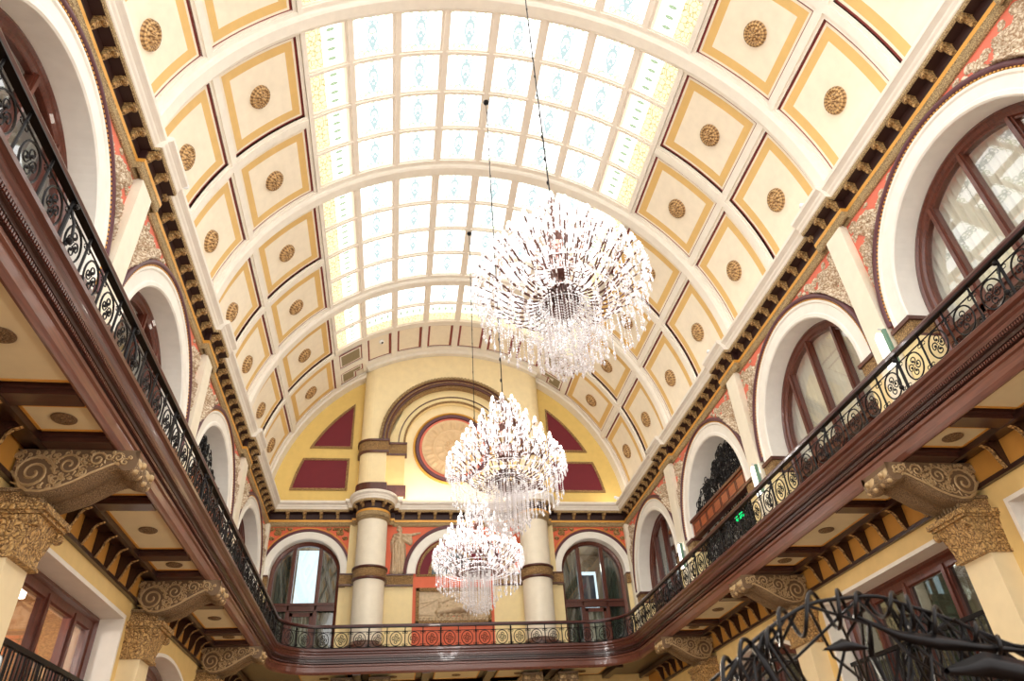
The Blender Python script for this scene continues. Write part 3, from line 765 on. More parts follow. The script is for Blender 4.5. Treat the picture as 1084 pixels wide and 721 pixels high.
# end windows
for s_ in (-1, 1):
    Fe = Fr('end', xc=s_*EX); sd = 'left' if s_ < 0 else 'right'
    t = empty('arch_surround', Fe(0, 0, EZ), 'white arch around the end wall window, %s of the columns' % sd, 'arch', 'white arches of the end wall')
    mb = MB(); pf = lambda o: arcpts(ER+o, EZ, 36, down=8.32)
    fsweep(mb, Fe, pf, [(0, .45), (0, -.05), (.05, -.07), (.26, -.07), (.28, -.02)]); mb.build('white_ring', M['white2'], t)
    mb = MB(); fsweep(mb, Fe, lambda o: arcpts(ER+o, EZ, 36), [(.28, 0), (.28, -.08), (.36, -.08), (.36, 0)]); mb.build('dark_moulding', M['purple'], t)
    for q in (-1, 1):
        mb = MB(); u = np.arange(.3, 1.5, .02); v = np.arange(.5, 1.74, .02); U, V = np.meshgrid(u, v, indexing='ij'); caps = []; r5 = random.Random(9)
        for k in range(70):
            cx, cy, r0 = r5.uniform(.5, 1.46), r5.uniform(.85, 1.7), r5.uniform(.05, .1); a0 = r5.uniform(0, 6)
            if math.hypot(cx, cy) < ER+.52: continue
            caps += chain([(cx+r0*(1-m*.12)*math.cos(a0+m*.9), cy+r0*(1-m*.12)*math.sin(a0+m*.9), .03) for m in range(7)])
        H = capsule_field(U, V, caps)*1.6; H = np.where((np.hypot(U, V) < ER+.46) | (U > 1.47) | (V > 1.71), 0, H)
        mb = field_mesh(U, V, H, lambda a, b, h: Fe(q*a, -h*.9-.01, EZ+b)); o = mb.build('scroll_ornament', M['gold'], t)
    mb = MB(); fsweep(mb, Fe, lambda o: arcpts(ER+o, EZ, 36, a0=8, a1=172), [(.4, -.01), (.4, -.04), (.43, -.04), (.43, -.01)]); mb.build('gold_line', M['stripe'], t)
    win = empty('window_%d' % (13 if s_ < 0 else 14), Fe(0, .4, 5.0), 'mahogany arched end wall window with door below, %s of the columns' % sd, 'window', kind='structure')
    mb = MB(); fsweep(mb, Fe, lambda o: arcpts(ER-o, EZ, 36, down=5.0), [(0, .3), (.04, .28), (.12, .32), (.14, .36), (.14, .5), (0, .5)]); mb.build('outer_frame', M['woodz'], win)
    for u in (-.48, .48):
        mb = MB(); zt = EZ+math.sqrt(1.14**2-u*u); fbox(mb, Fe, u-.07, u+.07, .33, .48, 5.0, zt); fbox(mb, Fe, u-.03, u+.03, .3, .34, 5.0, zt); mb.build('mullion', M['woodz'], win)
    mb = MB(); fbox(mb, Fe, -1.15, 1.15, .3, .48, 7.17, 7.38); fbox(mb, Fe, -1.15, 1.15, .26, .32, 7.34, 7.42); fbox(mb, Fe, -1.15, 1.15, .28, .32, 7.14, 7.18); mb.build('transom', M['wood'], win)
    dr = MB()
    for (a, b, z0, z1) in ((-.42, -.3, 5.0, 7.1), (.3, .42, 5.0, 7.1), (-.42, .42, 6.98, 7.12), (-.42, .42, 5.0, 5.5)): fbox(dr, Fe, a, b, .36, .44, z0, z1)
    dr.build('door_frame', M['woodz'], win)
    mb = MB(); mb.grid([[Fe(-1.14*math.cos(PI*k/24), .41, EZ+1.14*math.sin(PI*k/24)) for k in range(25)], [Fe(-1.14*math.cos(PI*k/24), .41, 5.0) for k in range(25)]]); mb.build('glass_pane', M['darkglass'], win)
    mb = MB(); fbox(mb, Fe, -1.6, 1.6, 2.4, 2.45, 4.9, 9.9); fbox(mb, Fe, -1.62, -1.57, .52, 2.4, 4.9, 9.9); fbox(mb, Fe, 1.57, 1.62, .52, 2.4, 4.9, 9.9); fbox(mb, Fe, -1.6, 1.6, .52, 2.4, 9.85, 9.9); fbox(mb, Fe, -1.6, 1.6, .52, 2.4, 4.85, 4.95)
    mb.build('room_backing', M['roomwall'], win)
    mb = MB()
    if s_ < 0:
        fbox(mb, Fe, -.42, .42, 1.0, 1.02, 7.5, 9.6, 0)
        mb.build('bright_daylight_opening', M['day'], win)
    else:
        fbox(mb, Fe, -.4, .4, 1.2, 1.22, 7.3, 8.75, 0); fbox(mb, Fe, -.3, .3, 1.15, 1.19, 7.35, 8.6, 1); fbox(mb, Fe, -.25, .3, 1.0, 1.05, 5.3, 6.0, 2)
        mb.build('lit_opening_beyond', [M['day'], paint('blue_grey_curtain', (96, 122, 160), .9), M['bluescr']], win)
    for j, (ua, ub, nm) in enumerate(((-1.1, -.5, 'left'), (.5, 1.1, 'right'), (-.28, .28, 'middle'))):
        us2 = np.linspace(ua, ub, 50); mb = MB()
        zt = [min(ZT, 9.5) for ZT in [EZ+math.sqrt(max(.01, 1.12**2-u*u)) for u in us2]] if j < 2 else [7.05]*50
        zb = [5.0]*50 if (j < 2 or s_ < 0) else [6.05]*50
        mb.grid([[Fe(u, .7+.04*math.sin(u*44), z0) for u, z0 in zip(us2, zr)] for zr in (zb, zt)])
        o = mb.build('curtain', M['curtaing'] if j < 2 else M['curtain'], None, smooth=True); reorigin(o)
        tag(o, '%s curtain behind %s light of end wall window, %s of the columns' % ('grey green' if j < 2 else 'pale', nm, sd), 'curtain', 'curtains in the end wall windows')
# centre arch with lunette
t = empty('arch_surround', F(0, 0, 8.32), 'white arch over the lunette between the two columns', 'arch')
mb = MB(); fsweep(mb, F, lambda o: arcpts(o, 8.32, 40), [(1.42, -.02), (1.42, -.12), (1.46, -.14), (1.74, -.14), (1.76, -.1)]); mb.build('white_ring', M['white2'], t)
mb = MB(); fsweep(mb, F, lambda o: arcpts(o, 8.32, 40), [(1.76, 0), (1.76, -.16), (1.82, -.18), (1.88, -.16), (1.88, 0)]); mb.build('dark_moulding', M['purple'], t)
mb = MB(); mb.grid([[F(u, -.03, z) for u, z in arcpts(1.41, 8.32, 40)], [F(0, -.03, 8.32)]*41], 0)
fsweep(mb, F, lambda o: arcpts(o, 8.32, 40), [(1.36, -.03), (1.36, -.06), (1.26, -.06), (1.26, -.03)], 1)
fsweep(mb, F, lambda o: arcpts(o, 8.32, 40), [(.95, -.03), (.95, -.08), (.82, -.08), (.82, -.03)], 1)
mb.grid([[F(u, -.04, z) for u, z in arcpts(.82, 8.32, 40)], [F(0, -.04, 8.32)]*41], 2); fbox(mb, F, -1.4, 1.4, -.05, 0, 8.24, 8.32, 1)
mb.build('lunette', [M['maroon'], M['goldfine'], paint('slate_lunette', (92, 104, 108), .5)], t)
# train relief
rt = empty('relief_panel', F(0, -.03, 7.15), 'bronze coloured relief of a locomotive on the orange wall', 'relief')
mb = MB()
for (a, b, z0, z1) in ((-1.38, 1.38, 7.68, 7.8), (-1.38, 1.38, 6.5, 6.62), (-1.38, -1.26, 6.5, 7.8), (1.26, 1.38, 6.5, 7.8)): fbox(mb, F, a, b, -.13, -.03, z0, z1)
mb.build('frame', M['goldfine'], rt)
u = np.arange(-1.26, 1.27, .02); v = np.arange(6.62, 7.69, .02); U, V = np.meshgrid(u, v, indexing='ij')
caps = chain([(-.55, 6.95, .12), (.1, 7.03, .13)])+chain([(.1, 7.03, .15), (.34, 7.06, .17)])+chain([(-.48, 7.05, .05), (-.48, 7.2, .06)])+chain([(-.2, 7.1, .05), (-.2, 7.18, .05)])
caps += chain([(.2, 7.1, .1), (.42, 7.13, .12)])+chain([(.55, 6.98, .12), (1.2, 7.1, .14)])+chain([(-1.2, 7.28, .02), (.3, 7.5, .02)])+chain([(-1.2, 7.1, .02), (-.5, 7.45, .02), (.2, 7.2, .02)])
caps += chain([(-1.2, 6.86, .02), (1.2, 6.8, .02)])+chain([(-.48, 7.3, .08), (-.1, 7.5, .12), (.6, 7.55, .1)], .5)
for k in range(6): caps += chain([(-.55+k*.22, 6.83, .075), (-.549+k*.22, 6.83, .075)])
for k in range(22): caps += chain([(-1.2+k*.11, 6.68, .035), (-1.16+k*.11, 6.74, .03)], 1)
H = capsule_field(U, V, caps)+.01+.012*np.sin(U*3+V*9)+.012*np.sin(V*70)*(V < 6.8)
field_mesh(U, V, H*1.3, lambda a, b, h: F(a, -.04-h, b), keep_all=True, mb=(mb := MB())); mb.build('carved_scene', M['bronze'], rt, smooth=True)
# statues
def statue(s_):
    u = np.arange(-.75, .95, .013); v = np.arange(0, 1.9, .013); U, V = np.meshgrid(u, v, indexing='ij')
    c = chain([(0, 1.74, .095), (0.02, 1.68, .085)])+chain([(-.02, 1.8, .09), (-.06, 1.72, .06)])
    c += chain([(.01, 1.58, .05), (0, 1.46, .16), (-.02, 1.25, .15), (-.02, 1.08, .19)])+chain([(-.16, 1.5, .07), (.18, 1.5, .07)])
    c += chain([(.18, 1.5, .075), (.42, 1.5, .06), (.68, 1.57, .045), (.78, 1.59, .035)])
    c += chain([(-.17, 1.48, .075), (-.27, 1.2, .062), (-.26, .95, .05), (-.26, .88, .04)])
    c += chain([(-.1, 1.05, .17), (-.12, .6, .15), (-.16, .12, .14)])+chain([(.08, 1.05, .18), (.12, .6, .16), (.14, .12, .15)])+chain([(-.2, .05, .06), (.24, .05, .07)])
    c += chain([(.12, 1.35, .1), (.32, 1.3, .12), (.42, 1.2, .09), (.4, 1.36, .1)], .8)
    H = capsule_field(U, V, c); low = (V < 1.2)
    H = np.where(H > .02, H+np.where(low, .022*np.sin(U*58+V*3), .012*np.sin(U*30+V*40)), 0)
    mb = field_mesh(U, V, H, lambda a, b, h: F(s_*(a-2.07), -h*1.0-.01, 8.33+b))
    o = mb.build('statue_relief', M['bronze'], None, smooth=True); reorigin(o)
    return o
tag(statue(1), 'bronze coloured relief of a draped woman, arm stretched out, beside the left column', 'statue', 'standing women reliefs')
tag(statue(-1), 'bronze coloured relief of a draped woman, partly behind chandelier, beside the right column', 'statue', 'standing women reliefs')
# columns
for i, cx in enumerate(COLX):
    sd = ('left', 'right')[i]
    t = empty('column', (cx, COLY, 4.9), 'ivory engaged column on the end wall, %s of the two' % sd, 'column', 'columns on the end wall', kind='thing')
    def cl(nm, prof, mt, sm=True):
        mb = MB(); mb.lathe(prof, (cx, COLY, 0), 40); mb.build(nm, mt, t, smooth=sm)
    cl('lower_shaft', [(COLR, 5.6), (COLR, 7.88)], M['col']); cl('upper_shaft', [(COLR, 8.32), (COLR, 10.17)], M['col'])
    cl('gilt_band', [(COLR, 7.93), (COLR+.05, 7.95), (COLR+.05, 8.25), (COLR, 8.27)], M['goldfine'])
    cl('band_ring', [(COLR, 8.26), (COLR+.09, 8.27), (COLR+.09, 8.33), (COLR, 8.35)], M['wood']); cl('band_ring', [(COLR, 7.86), (COLR+.08, 7.88), (COLR+.08, 7.94), (COLR, 7.95)], M['wood'])
    cl('base', [(COLR+.3, 4.9), (COLR+.3, 5.45), (COLR+.22, 5.52), (COLR+.24, 5.6), (COLR+.14, 5.68), (COLR+.05, 5.74), (COLR, 5.8)], M['wood'])
    cl('necking', [(COLR, 10.08), (COLR+.06, 10.1), (COLR+.06, 10.22)], M['goldpale'])

# ------------------------------------------------------------------ end wall upper zone
t = empty('wall_end_upper', (0, YT, 11), 'cream apse block and yellow tympanum above the end cornice', 'wall', kind='structure')
YB = 26.2; XB = 3.3; QR = .5
def zarc(x, R=RV): return ZC+math.sqrt(max(0, R*R-x*x))
mb = MB(); n = 80; xs = [RV*math.cos(PI*k/n) for k in range(n+1)]
mb.grid([[(x, YT, 10.9) for x in xs], [(x, YT, max(10.9, zarc(x))) for x in xs]]); mb.build('tympanum', M['tymp'], t)
AR, AZ = 2.72, 13.72
mb = MB(); xs = sorted(set([-XB, XB]+[AR*math.cos(PI*k/40) for k in range(41)]))
mb.grid([[(x, YB, (AZ+math.sqrt(max(0, AR*AR-x*x))) if abs(x) < AR else AZ) for x in xs], [(x, YB, zarc(x)) for x in xs]])
for s_ in (-1, 1):
    a, b = sorted((s_*AR, s_*XB)); mb.add([(a, YB, 10.9), (b, YB, 10.9), (b, YB, AZ), (a, YB, AZ)], [(0, 1, 2, 3)])
    pts = [(s_*(XB+QR*math.sin(a_)), YB+QR-QR*math.cos(a_)) for a_ in [PI/2*k/8 for k in range(9)]]+[(s_*(XB+QR), YT)]
    mb.grid([[(x, y, 10.9) for x, y in pts], [(x, y, zarc(x)) for x, y in pts]])
    # inner reveal
    mb.grid([[(s_*AR, YB, z) for z in (10.9, AZ)], [(s_*AR, YB+.3, z) for z in (10.9, AZ)]])
mb.grid([[(AR*math.cos(PI*k/40), y, AZ+AR*math.sin(PI*k/40)) for k in range(41)] for y in (YB, YB+.32)])
mb.build('apse_face', M['apse'], t)
mb = MB()
IR = 1.98
xs = sorted(set([-AR, AR]+[IR*math.cos(PI*k/40) for k in range(41)]))
mb.grid([[(x, YB+.3, (AZ+math.sqrt(max(0, IR*IR-x*x))) if abs(x) < IR else AZ) for x in xs], [(x, YB+.3, AZ+math.sqrt(max(0, AR*AR-x*x))+.02) for x in xs]])
for s_ in (-1, 1):
    a, b = sorted((s_*IR, s_*AR)); mb.add([(a, YB+.3, 10.9), (b, YB+.3, 10.9), (b, YB+.3, AZ), (a, YB+.3, AZ)], [(0, 1, 2, 3)])
    mb.grid([[(s_*IR, YB+.3, z) for z in (10.9, AZ)], [(s_*IR, YB+.5, z) for z in (10.9, AZ)]])
mb.grid([[(IR*math.cos(PI*k/40), y, AZ+IR*math.sin(PI*k/40)) for k in range(41)] for y in (YB+.3, YB+.5)])
mb.build('inner_order', M['yellow'], t)
mb = MB(); mb.add([(-AR, YB+.5, 10.9), (AR, YB+.5, 10.9), (AR, YB+.5, 17), (-AR, YB+.5, 17)], [(0, 1, 2, 3)]); mb.build('niche_back', M['apse'], t)
def endring(nm, prof, cz, mt, n=60, a0=0, a1=PI, yb=YB, par=None, sm=False):
    mb = MB(); mb.grid([[(r*math.cos(a0+(a1-a0)*k/n), yb+d, cz+r*math.sin(a0+(a1-a0)*k/n)) for r, d in prof] for k in range(n+1)])
    return mb.build(nm, mt, par, smooth=sm)
aa = empty('blind_arch', (0, YB, AZ), 'big dark and gilt moulded arch framing the medallion', 'arch')
endring('gilt_outer_ring', [(3.05, 0), (3.05, -.1), (2.98, -.12), (2.93, -.1)], AZ, M['goldfine'], par=aa)
endring('dark_ring', [(2.93, -.1), (2.9, -.06), (2.84, -.06)], AZ, M['wood'], par=aa)
endring('gilt_middle_ring', [(2.84, -.06), (2.82, -.12), (2.78, -.12)], AZ, M['goldfine'], par=aa)
endring('dark_inner_ring', [(2.78, -.12), (2.74, -.06), (2.7, -.06), (2.7, .1)], AZ, M['wood'], par=aa)
endring('bead_ring', [(2.7, .02), (2.62, .02), (2.62, .3)], AZ, M['goldfine'], par=aa)
for k in range(62):
    pass
mb = MB()
for k in range(64):
    a = PI*(k+.5)/64; c_, s_ = math.cos(a), math.sin(a); r = 3.0
    P = [(r*c_-.045*s_*e+.05*c_*g, y, AZ+r*s_+.045*c_*e+.05*s_*g) for y in (YB-.1, YB-.16) for e in (-1, 1) for g in (-1, 1)]
    mb.add(P, [(4, 5, 7, 6), (0, 1, 5, 4), (1, 3, 7, 5), (3, 2, 6, 7), (2, 0, 4, 6)])
mb.build('egg_course', M['goldpale'], aa)
endring('gilt_thin_arch', [(2.28, .3), (2.28, .26), (2.24, .26), (2.24, .3)], AZ, M['wood'], par=aa)
endring('gilt_thin_arch', [(2.06, .3), (2.06, .24), (1.98, .24), (1.98, .32)], AZ, M['goldfine'], par=aa)
for s_ in (-1, 1):     # bands on the rounded corner
    for (z0, z1, e, mt, nm) in ((13.2, 13.62, .06, 'goldfine', 'gilt_band'), (13.62, 13.7, .11, 'wood', 'band_cap'), (13.12, 13.2, .09, 'wood', 'band_cap'), (11.35, 11.8, .08, 'wood', 'plum_base')):
        mb = MB(); pts = [(s_*(XB+(QR+e)*math.sin(a_)), YB+QR-(QR+e)*math.cos(a_)) for a_ in [PI/2*k/8 for k in range(9)]]+[(s_*(XB+QR+e), YT)]
        pts = [(s_*1.9, YB+.3-e), (s_*(AR-e), YB+.3-e), (s_*(AR-e), YB-e)]+pts
        mb.grid([[(x, y, z) for x, y in pts] for z in (z0, z1)]); mb.grid([[(x, y, z0) for x, y in pts], [(x, YT, z0) for x, y in pts]]); mb.grid([[(x, y, z1) for x, y in pts], [(x, YT, z1) for x, y in pts]])
        mb.build(nm, M[mt], aa)
    mb = MB(); a, b = sorted((s_*IR, s_*AR)); mb.box(a, b, YB+.26, YB+.3, 11.8, 13.12); mb.build('ochre_pilaster', paint('ochre_pilaster', (238, 206, 140), .6), aa)
# medallion
md = empty('medallion', (0, YB+.5, 13.62), 'large round gilt medallion with red rim under the blind arch', 'medallion')
MZ = 13.62
endring('gold_rim', [(1.66, .5), (1.66, .42), (1.6, .4), (1.56, .46)], MZ, M['stripe'], a0=0, a1=2*PI, n=72, par=md)
endring('plum_rim', [(1.56, .46), (1.54, .38), (1.42, .38), (1.4, .45)], MZ, M['purple'], a0=0, a1=2*PI, n=72, par=md)
endring('red_rim', [(1.4, .45), (1.38, .44), (1.3, .44), (1.28, .46)], MZ, M['coral'], a0=0, a1=2*PI, n=72, par=md)
mb = MB(); rows = []
for i in range(29):
    tt = i/28; row = []
    for k in range(144):
        a = 2*PI*k/144
        if tt < .12: h = .12
        elif tt < .28: h = .06+.03*math.cos(12*a)
        elif tt < .32: h = .11
        elif tt < .6: h = .03+.05*max(0, math.cos(12*a))*math.sin((tt-.32)/.28*PI)
        elif tt < .66: h = .1
        elif tt < .94: h = .03+.06*max(0, math.cos(16*a))*math.sin((tt-.66)/.28*PI)+.02*math.cos(32*a)
        else: h = .06
        row.append((1.29*tt*math.cos(a), YB+.46-h, MZ+1.29*tt*math.sin(a)))
    rows.append(row)
mb.grid(rows, close=True); mb.build('gilt_disc', M['medal'], md, smooth=True)
# maroon panels in the tympanum
def tpanel(poly, s_, lab):
    t_ = empty('maroon_panel', (s_*5, YT, sum(p[1] for p in poly)/len(poly)), lab, 'panel', 'maroon panels in the tympanum')
    cx = sum(p[0] for p in poly)/len(poly); cz = sum(p[1] for p in poly)/len(poly)
    def off(k):
        r = []
        for i, (a, b) in enumerate(poly):
            p, q = poly[i-1], poly[(i+1) % len(poly)]
            d1 = Vector((a-p[0], b-p[1])).normalized(); d2 = Vector((q[0]-a, q[1]-b)).normalized()
            n_ = Vector((-d1.y-d2.y, d1.x+d2.x)); n_ = n_/max(.5, (1+d1.dot(d2)))
            r.append((a+n_.x*k, b+n_.y*k))
        return r
    inn = off(.09); n = len(poly); mb = MB()
    f = lambda P, d: [(s_*a, YT-d, b) for a, b in P]
    v = f(poly, .01)+f(poly, .06)+f(inn, .06)+f(inn, .02); fs = []
    for l in range(3):
        for i in range(n): fs.append((l*n+i, l*n+(i+1) % n, (l+1)*n+(i+1) % n, (l+1)*n+i))
    mb.add(v, fs); mb.build('gilt_border', M['goldfine'], t_)
    mb = MB(); mb.prism(inn, .01, .03, lambda a, b, h: (s_*a, YT-h, b)); mb.build('maroon_field', M['maroon'], t_)
RP = 6.55
def arcx(z): return math.sqrt(RP*RP-(z-ZC)**2)
for s_, sd in ((-1, 'left'), (1, 'right')):
    low = [(4.22, 11.8), (arcx(11.8), 11.8)]+[(arcx(z), z) for z in np.linspace(12, 13.2, 5)]+[(4.22, 13.2)]
    zt = ZC+math.sqrt(RP*RP-4.15**2)
    up_ = [(4.15, 13.66)]+[(arcx(z), z) for z in np.linspace(13.66, zt-.02, 12)]
    tpanel(low, s_, 'lower maroon panel with gilt border, %s of the apse' % sd); tpanel(up_, s_, 'upper curved triangular maroon panel with gilt border, %s of the apse' % sd)

# ------------------------------------------------------------------ balcony
BX, BY, BR = 5.65, 24.45, 1.3
def bpath(off, n=12, y0=Y0, only=None):
    """plan line at distance off outward (towards wall) from the rail line; from left start to right start"""
    x, y = BX+off, BY+off; r = BR+off if BR+off > .05 else .05
    P = [(-x, y0)]
    for k in range(n+1): a = PI-PI/2*k/n; P.append((-x+r+r*math.cos(a), y-r+r*math.sin(a)))
    for k in range(n+1): a = PI/2-PI/2*k/n; P.append((x-r+r*math.cos(a), y-r+r*math.sin(a)))
    P.append((x, y0)); return P
bal = empty('balcony', (0, 24, 4.6), 'dark mahogany gallery running round three sides of the hall', 'balcony')
def bsweep(nm, prof, mt, mis=None):
    mb = MB(); mb.grid([[(x, y, z) for x, y in bpath(o)] for o, z in prof]); return mb.build(nm, mt, bal)
bsweep('upper_fascia', [(.05, 5.3), (-.08, 5.3), (-.1, 5.28), (-.1, 5.22), (-.05, 5.19), (-.05, 5.15), (-.02, 5.12), (-.02, 5.06)], M['wood'])
bsweep('fine_mouldings', [(-.02, 5.06), (-.0, 5.05), (-.0, 5.0), (.03, 4.99), (.03, 4.94), (.06, 4.93), (.06, 4.88), (.1, 4.87)], M['wooddark'])
bsweep('lower_fascia', [(.1, 4.87), (.07, 4.85), (.07, 4.8), (.1, 4.78), (.1, 4.64), (.12, 4.6), (.14, 4.57), (.17, 4.57), (.18, 4.69)], M['woodl'])
mb = MB()
for o, z, st in ((-.01, 5.03, .045), (.045, 4.9, .045)):
    P = bpath(o); acc = 0
    for i in range(len(P)-1):
        a, b = Vector(P[i]), Vector(P[i+1]); L = (b-a).length; m = max(1, int(L/st)); d = (b-a)/m
        if L > 5 and m > 10:
            pass
        for k in range(m):
            c = a+d*(k+.5)
            if c.y < 4 or c.y > 24.6 and False: continue
            mb.box(c.x-.012, c.x+.012, c.y-.012, c.y+.012, z-.022, z+.022)
mb.build('bead_course', M['wood'], bal)
# floor slab / soffit board
mb = MB(); P = bpath(.1)
Q = [(-WX, Y0)]+[(-WX, YE)]*(13)+[(WX, YE)]*13+[(WX, Y0)]
mb.grid([[(x, y, 4.7) for x, y in P], [(x, y, 4.7) for x, y in Q]]); mb.build('soffit_board', M['wooddark'], bal)
mb = MB(); mb.grid([[(x, y, 5.25) for x, y in P], [(x, y, 5.25) for x, y in Q]]); mb.build('deck', M['floor'], bal)
LB = [6.67, 12.33, 17.99, 23.2]
BRY = [9.5, 15.16, 20.82]
def soffit_panel(x0, x1, y0, y1, ros=True):
    mb = MB(); mb.box(x0, x1, y0, y1, 4.655, 4.69, 0)
    for (a, b, c, d) in ((x0, x1, y0, y0+.04), (x0, x1, y1-.04, y1), (x0, x0+.04, y0, y1), (x1-.04, x1, y0, y1)): mb.box(a, b, c, d, 4.645, 4.66, 1)
    o = mb.build('soffit_panel', [M['soffit'], M['stripe']], bal)
    if ros:
        cx, cy = (x0+x1)/2, (y0+y1)/2; m2 = rosette_mesh(.15); m2.v = [(x+cx, y+cy, z*.5+4.65) for x, y, z in m2.v]
        m2.build('soffit_rosette', M['console'], o, smooth=True)
for s_ in (-1, 1):
    for bi, c in enumerate(LB):
        for (y0, y1) in ((c-.93, c+.93), (c+1.47, c+2.14), (c-2.14, c-1.47)):
            if bi == 3 and y1 > 23.5: continue
            if y1 < 4.5: continue
            a, b = sorted((s_*5.83, s_*6.66)); soffit_panel(a, b, y0, y1)
        a, b = sorted((s_*5.83, s_*6.74))
        for y, hw in ((c-1.2, .14), (c+1.2, .14), (c-2.45, .18), (c+2.45, .18)):
            if y > 24 or y < 4: continue
            mb = MB(); mb.box(a, b, y-hw, y+hw, 4.56, 4.64); mb.box(a, b, y-hw-.06, y+hw+.06, 4.63, 4.68)
            mb.build('cross_beam', M['woodx'], bal)
    a, b = sorted((s_*6.72, s_*6.98)); mb = MB(); mb.box(a, b, Y0, YE, 4.6, 4.7); a, b = sorted((s_*6.66, s_*6.74)); mb.box(a, b, Y0, YE, 4.55, 4.68); mb.build('wall_plate', M['wooddark'], bal)
for x in (-4.3, -2.1, 0, 2.1, 4.3):
    soffit_panel(x-.75, x+.75, 24.95, 26.2)
    mb = MB(); mb.box(x+.95, x+1.2, 24.6, 26.5, 4.55, 4.68); mb.build('cross_beam', M['wooddark'], bal)

# frieze brackets under the gallery
def fb_mesh():
    mb = MB()      # local x = into hall, z down from 0, y width
    prof = [(0, 0), (.34, 0), (.34, -.05), (.28, -.08), (.2, -.11), (.14, -.18), (.12, -.27), (.08, -.36), (.04, -.44), (0, -.47)]
    mb.prism(prof, -.05, .05, lambda a, b, h: (a, h, b), 0)
    rows = [[(a+.012, y, b-.012) for y in (-.035, 0, .035)] for a, b in prof[1:-1]]
    mb.grid(rows, 1)
    return mb
fbp = fb_mesh().build('frieze_bracket', [M['wooddark'], M['gold']], None); fbu = False
for s_ in (-1, 1):
    fz = empty('bracket_frieze', (s_*7.0, 15, 4.6), 'ochre frieze with small dark brackets under the gallery, %s wall' % ('left' if s_ < 0 else 'right'), 'frieze')
    a, b = sorted((s_*7.02, s_*7.06)); mb = MB(); mb.box(a, b, Y0, YE, 4.2, 4.7); mb.build('ochre_board', paint('ochre_board', (206, 148, 66), .6), fz)
    a, b = sorted((s_*6.97, s_*7.06)); mb = MB(); mb.box(a, b, Y0, YE, 4.13, 4.2); mb.build('dark_rail', M['wooddark'], fz)
    for c in LB:
        for k in range(-3, 4):
            y = c+k*.62
            if y > 25.5 or y < 5: continue
            o = fbp if not fbu else fbp.copy()
            if fbu: COL.objects.link(o)
            fbu = True
            o.parent = fz; o.location = Vector((s_*7.02, y, 4.63))-fz.location; o.rotation_euler = (0, 0, 0 if s_ < 0 else PI)

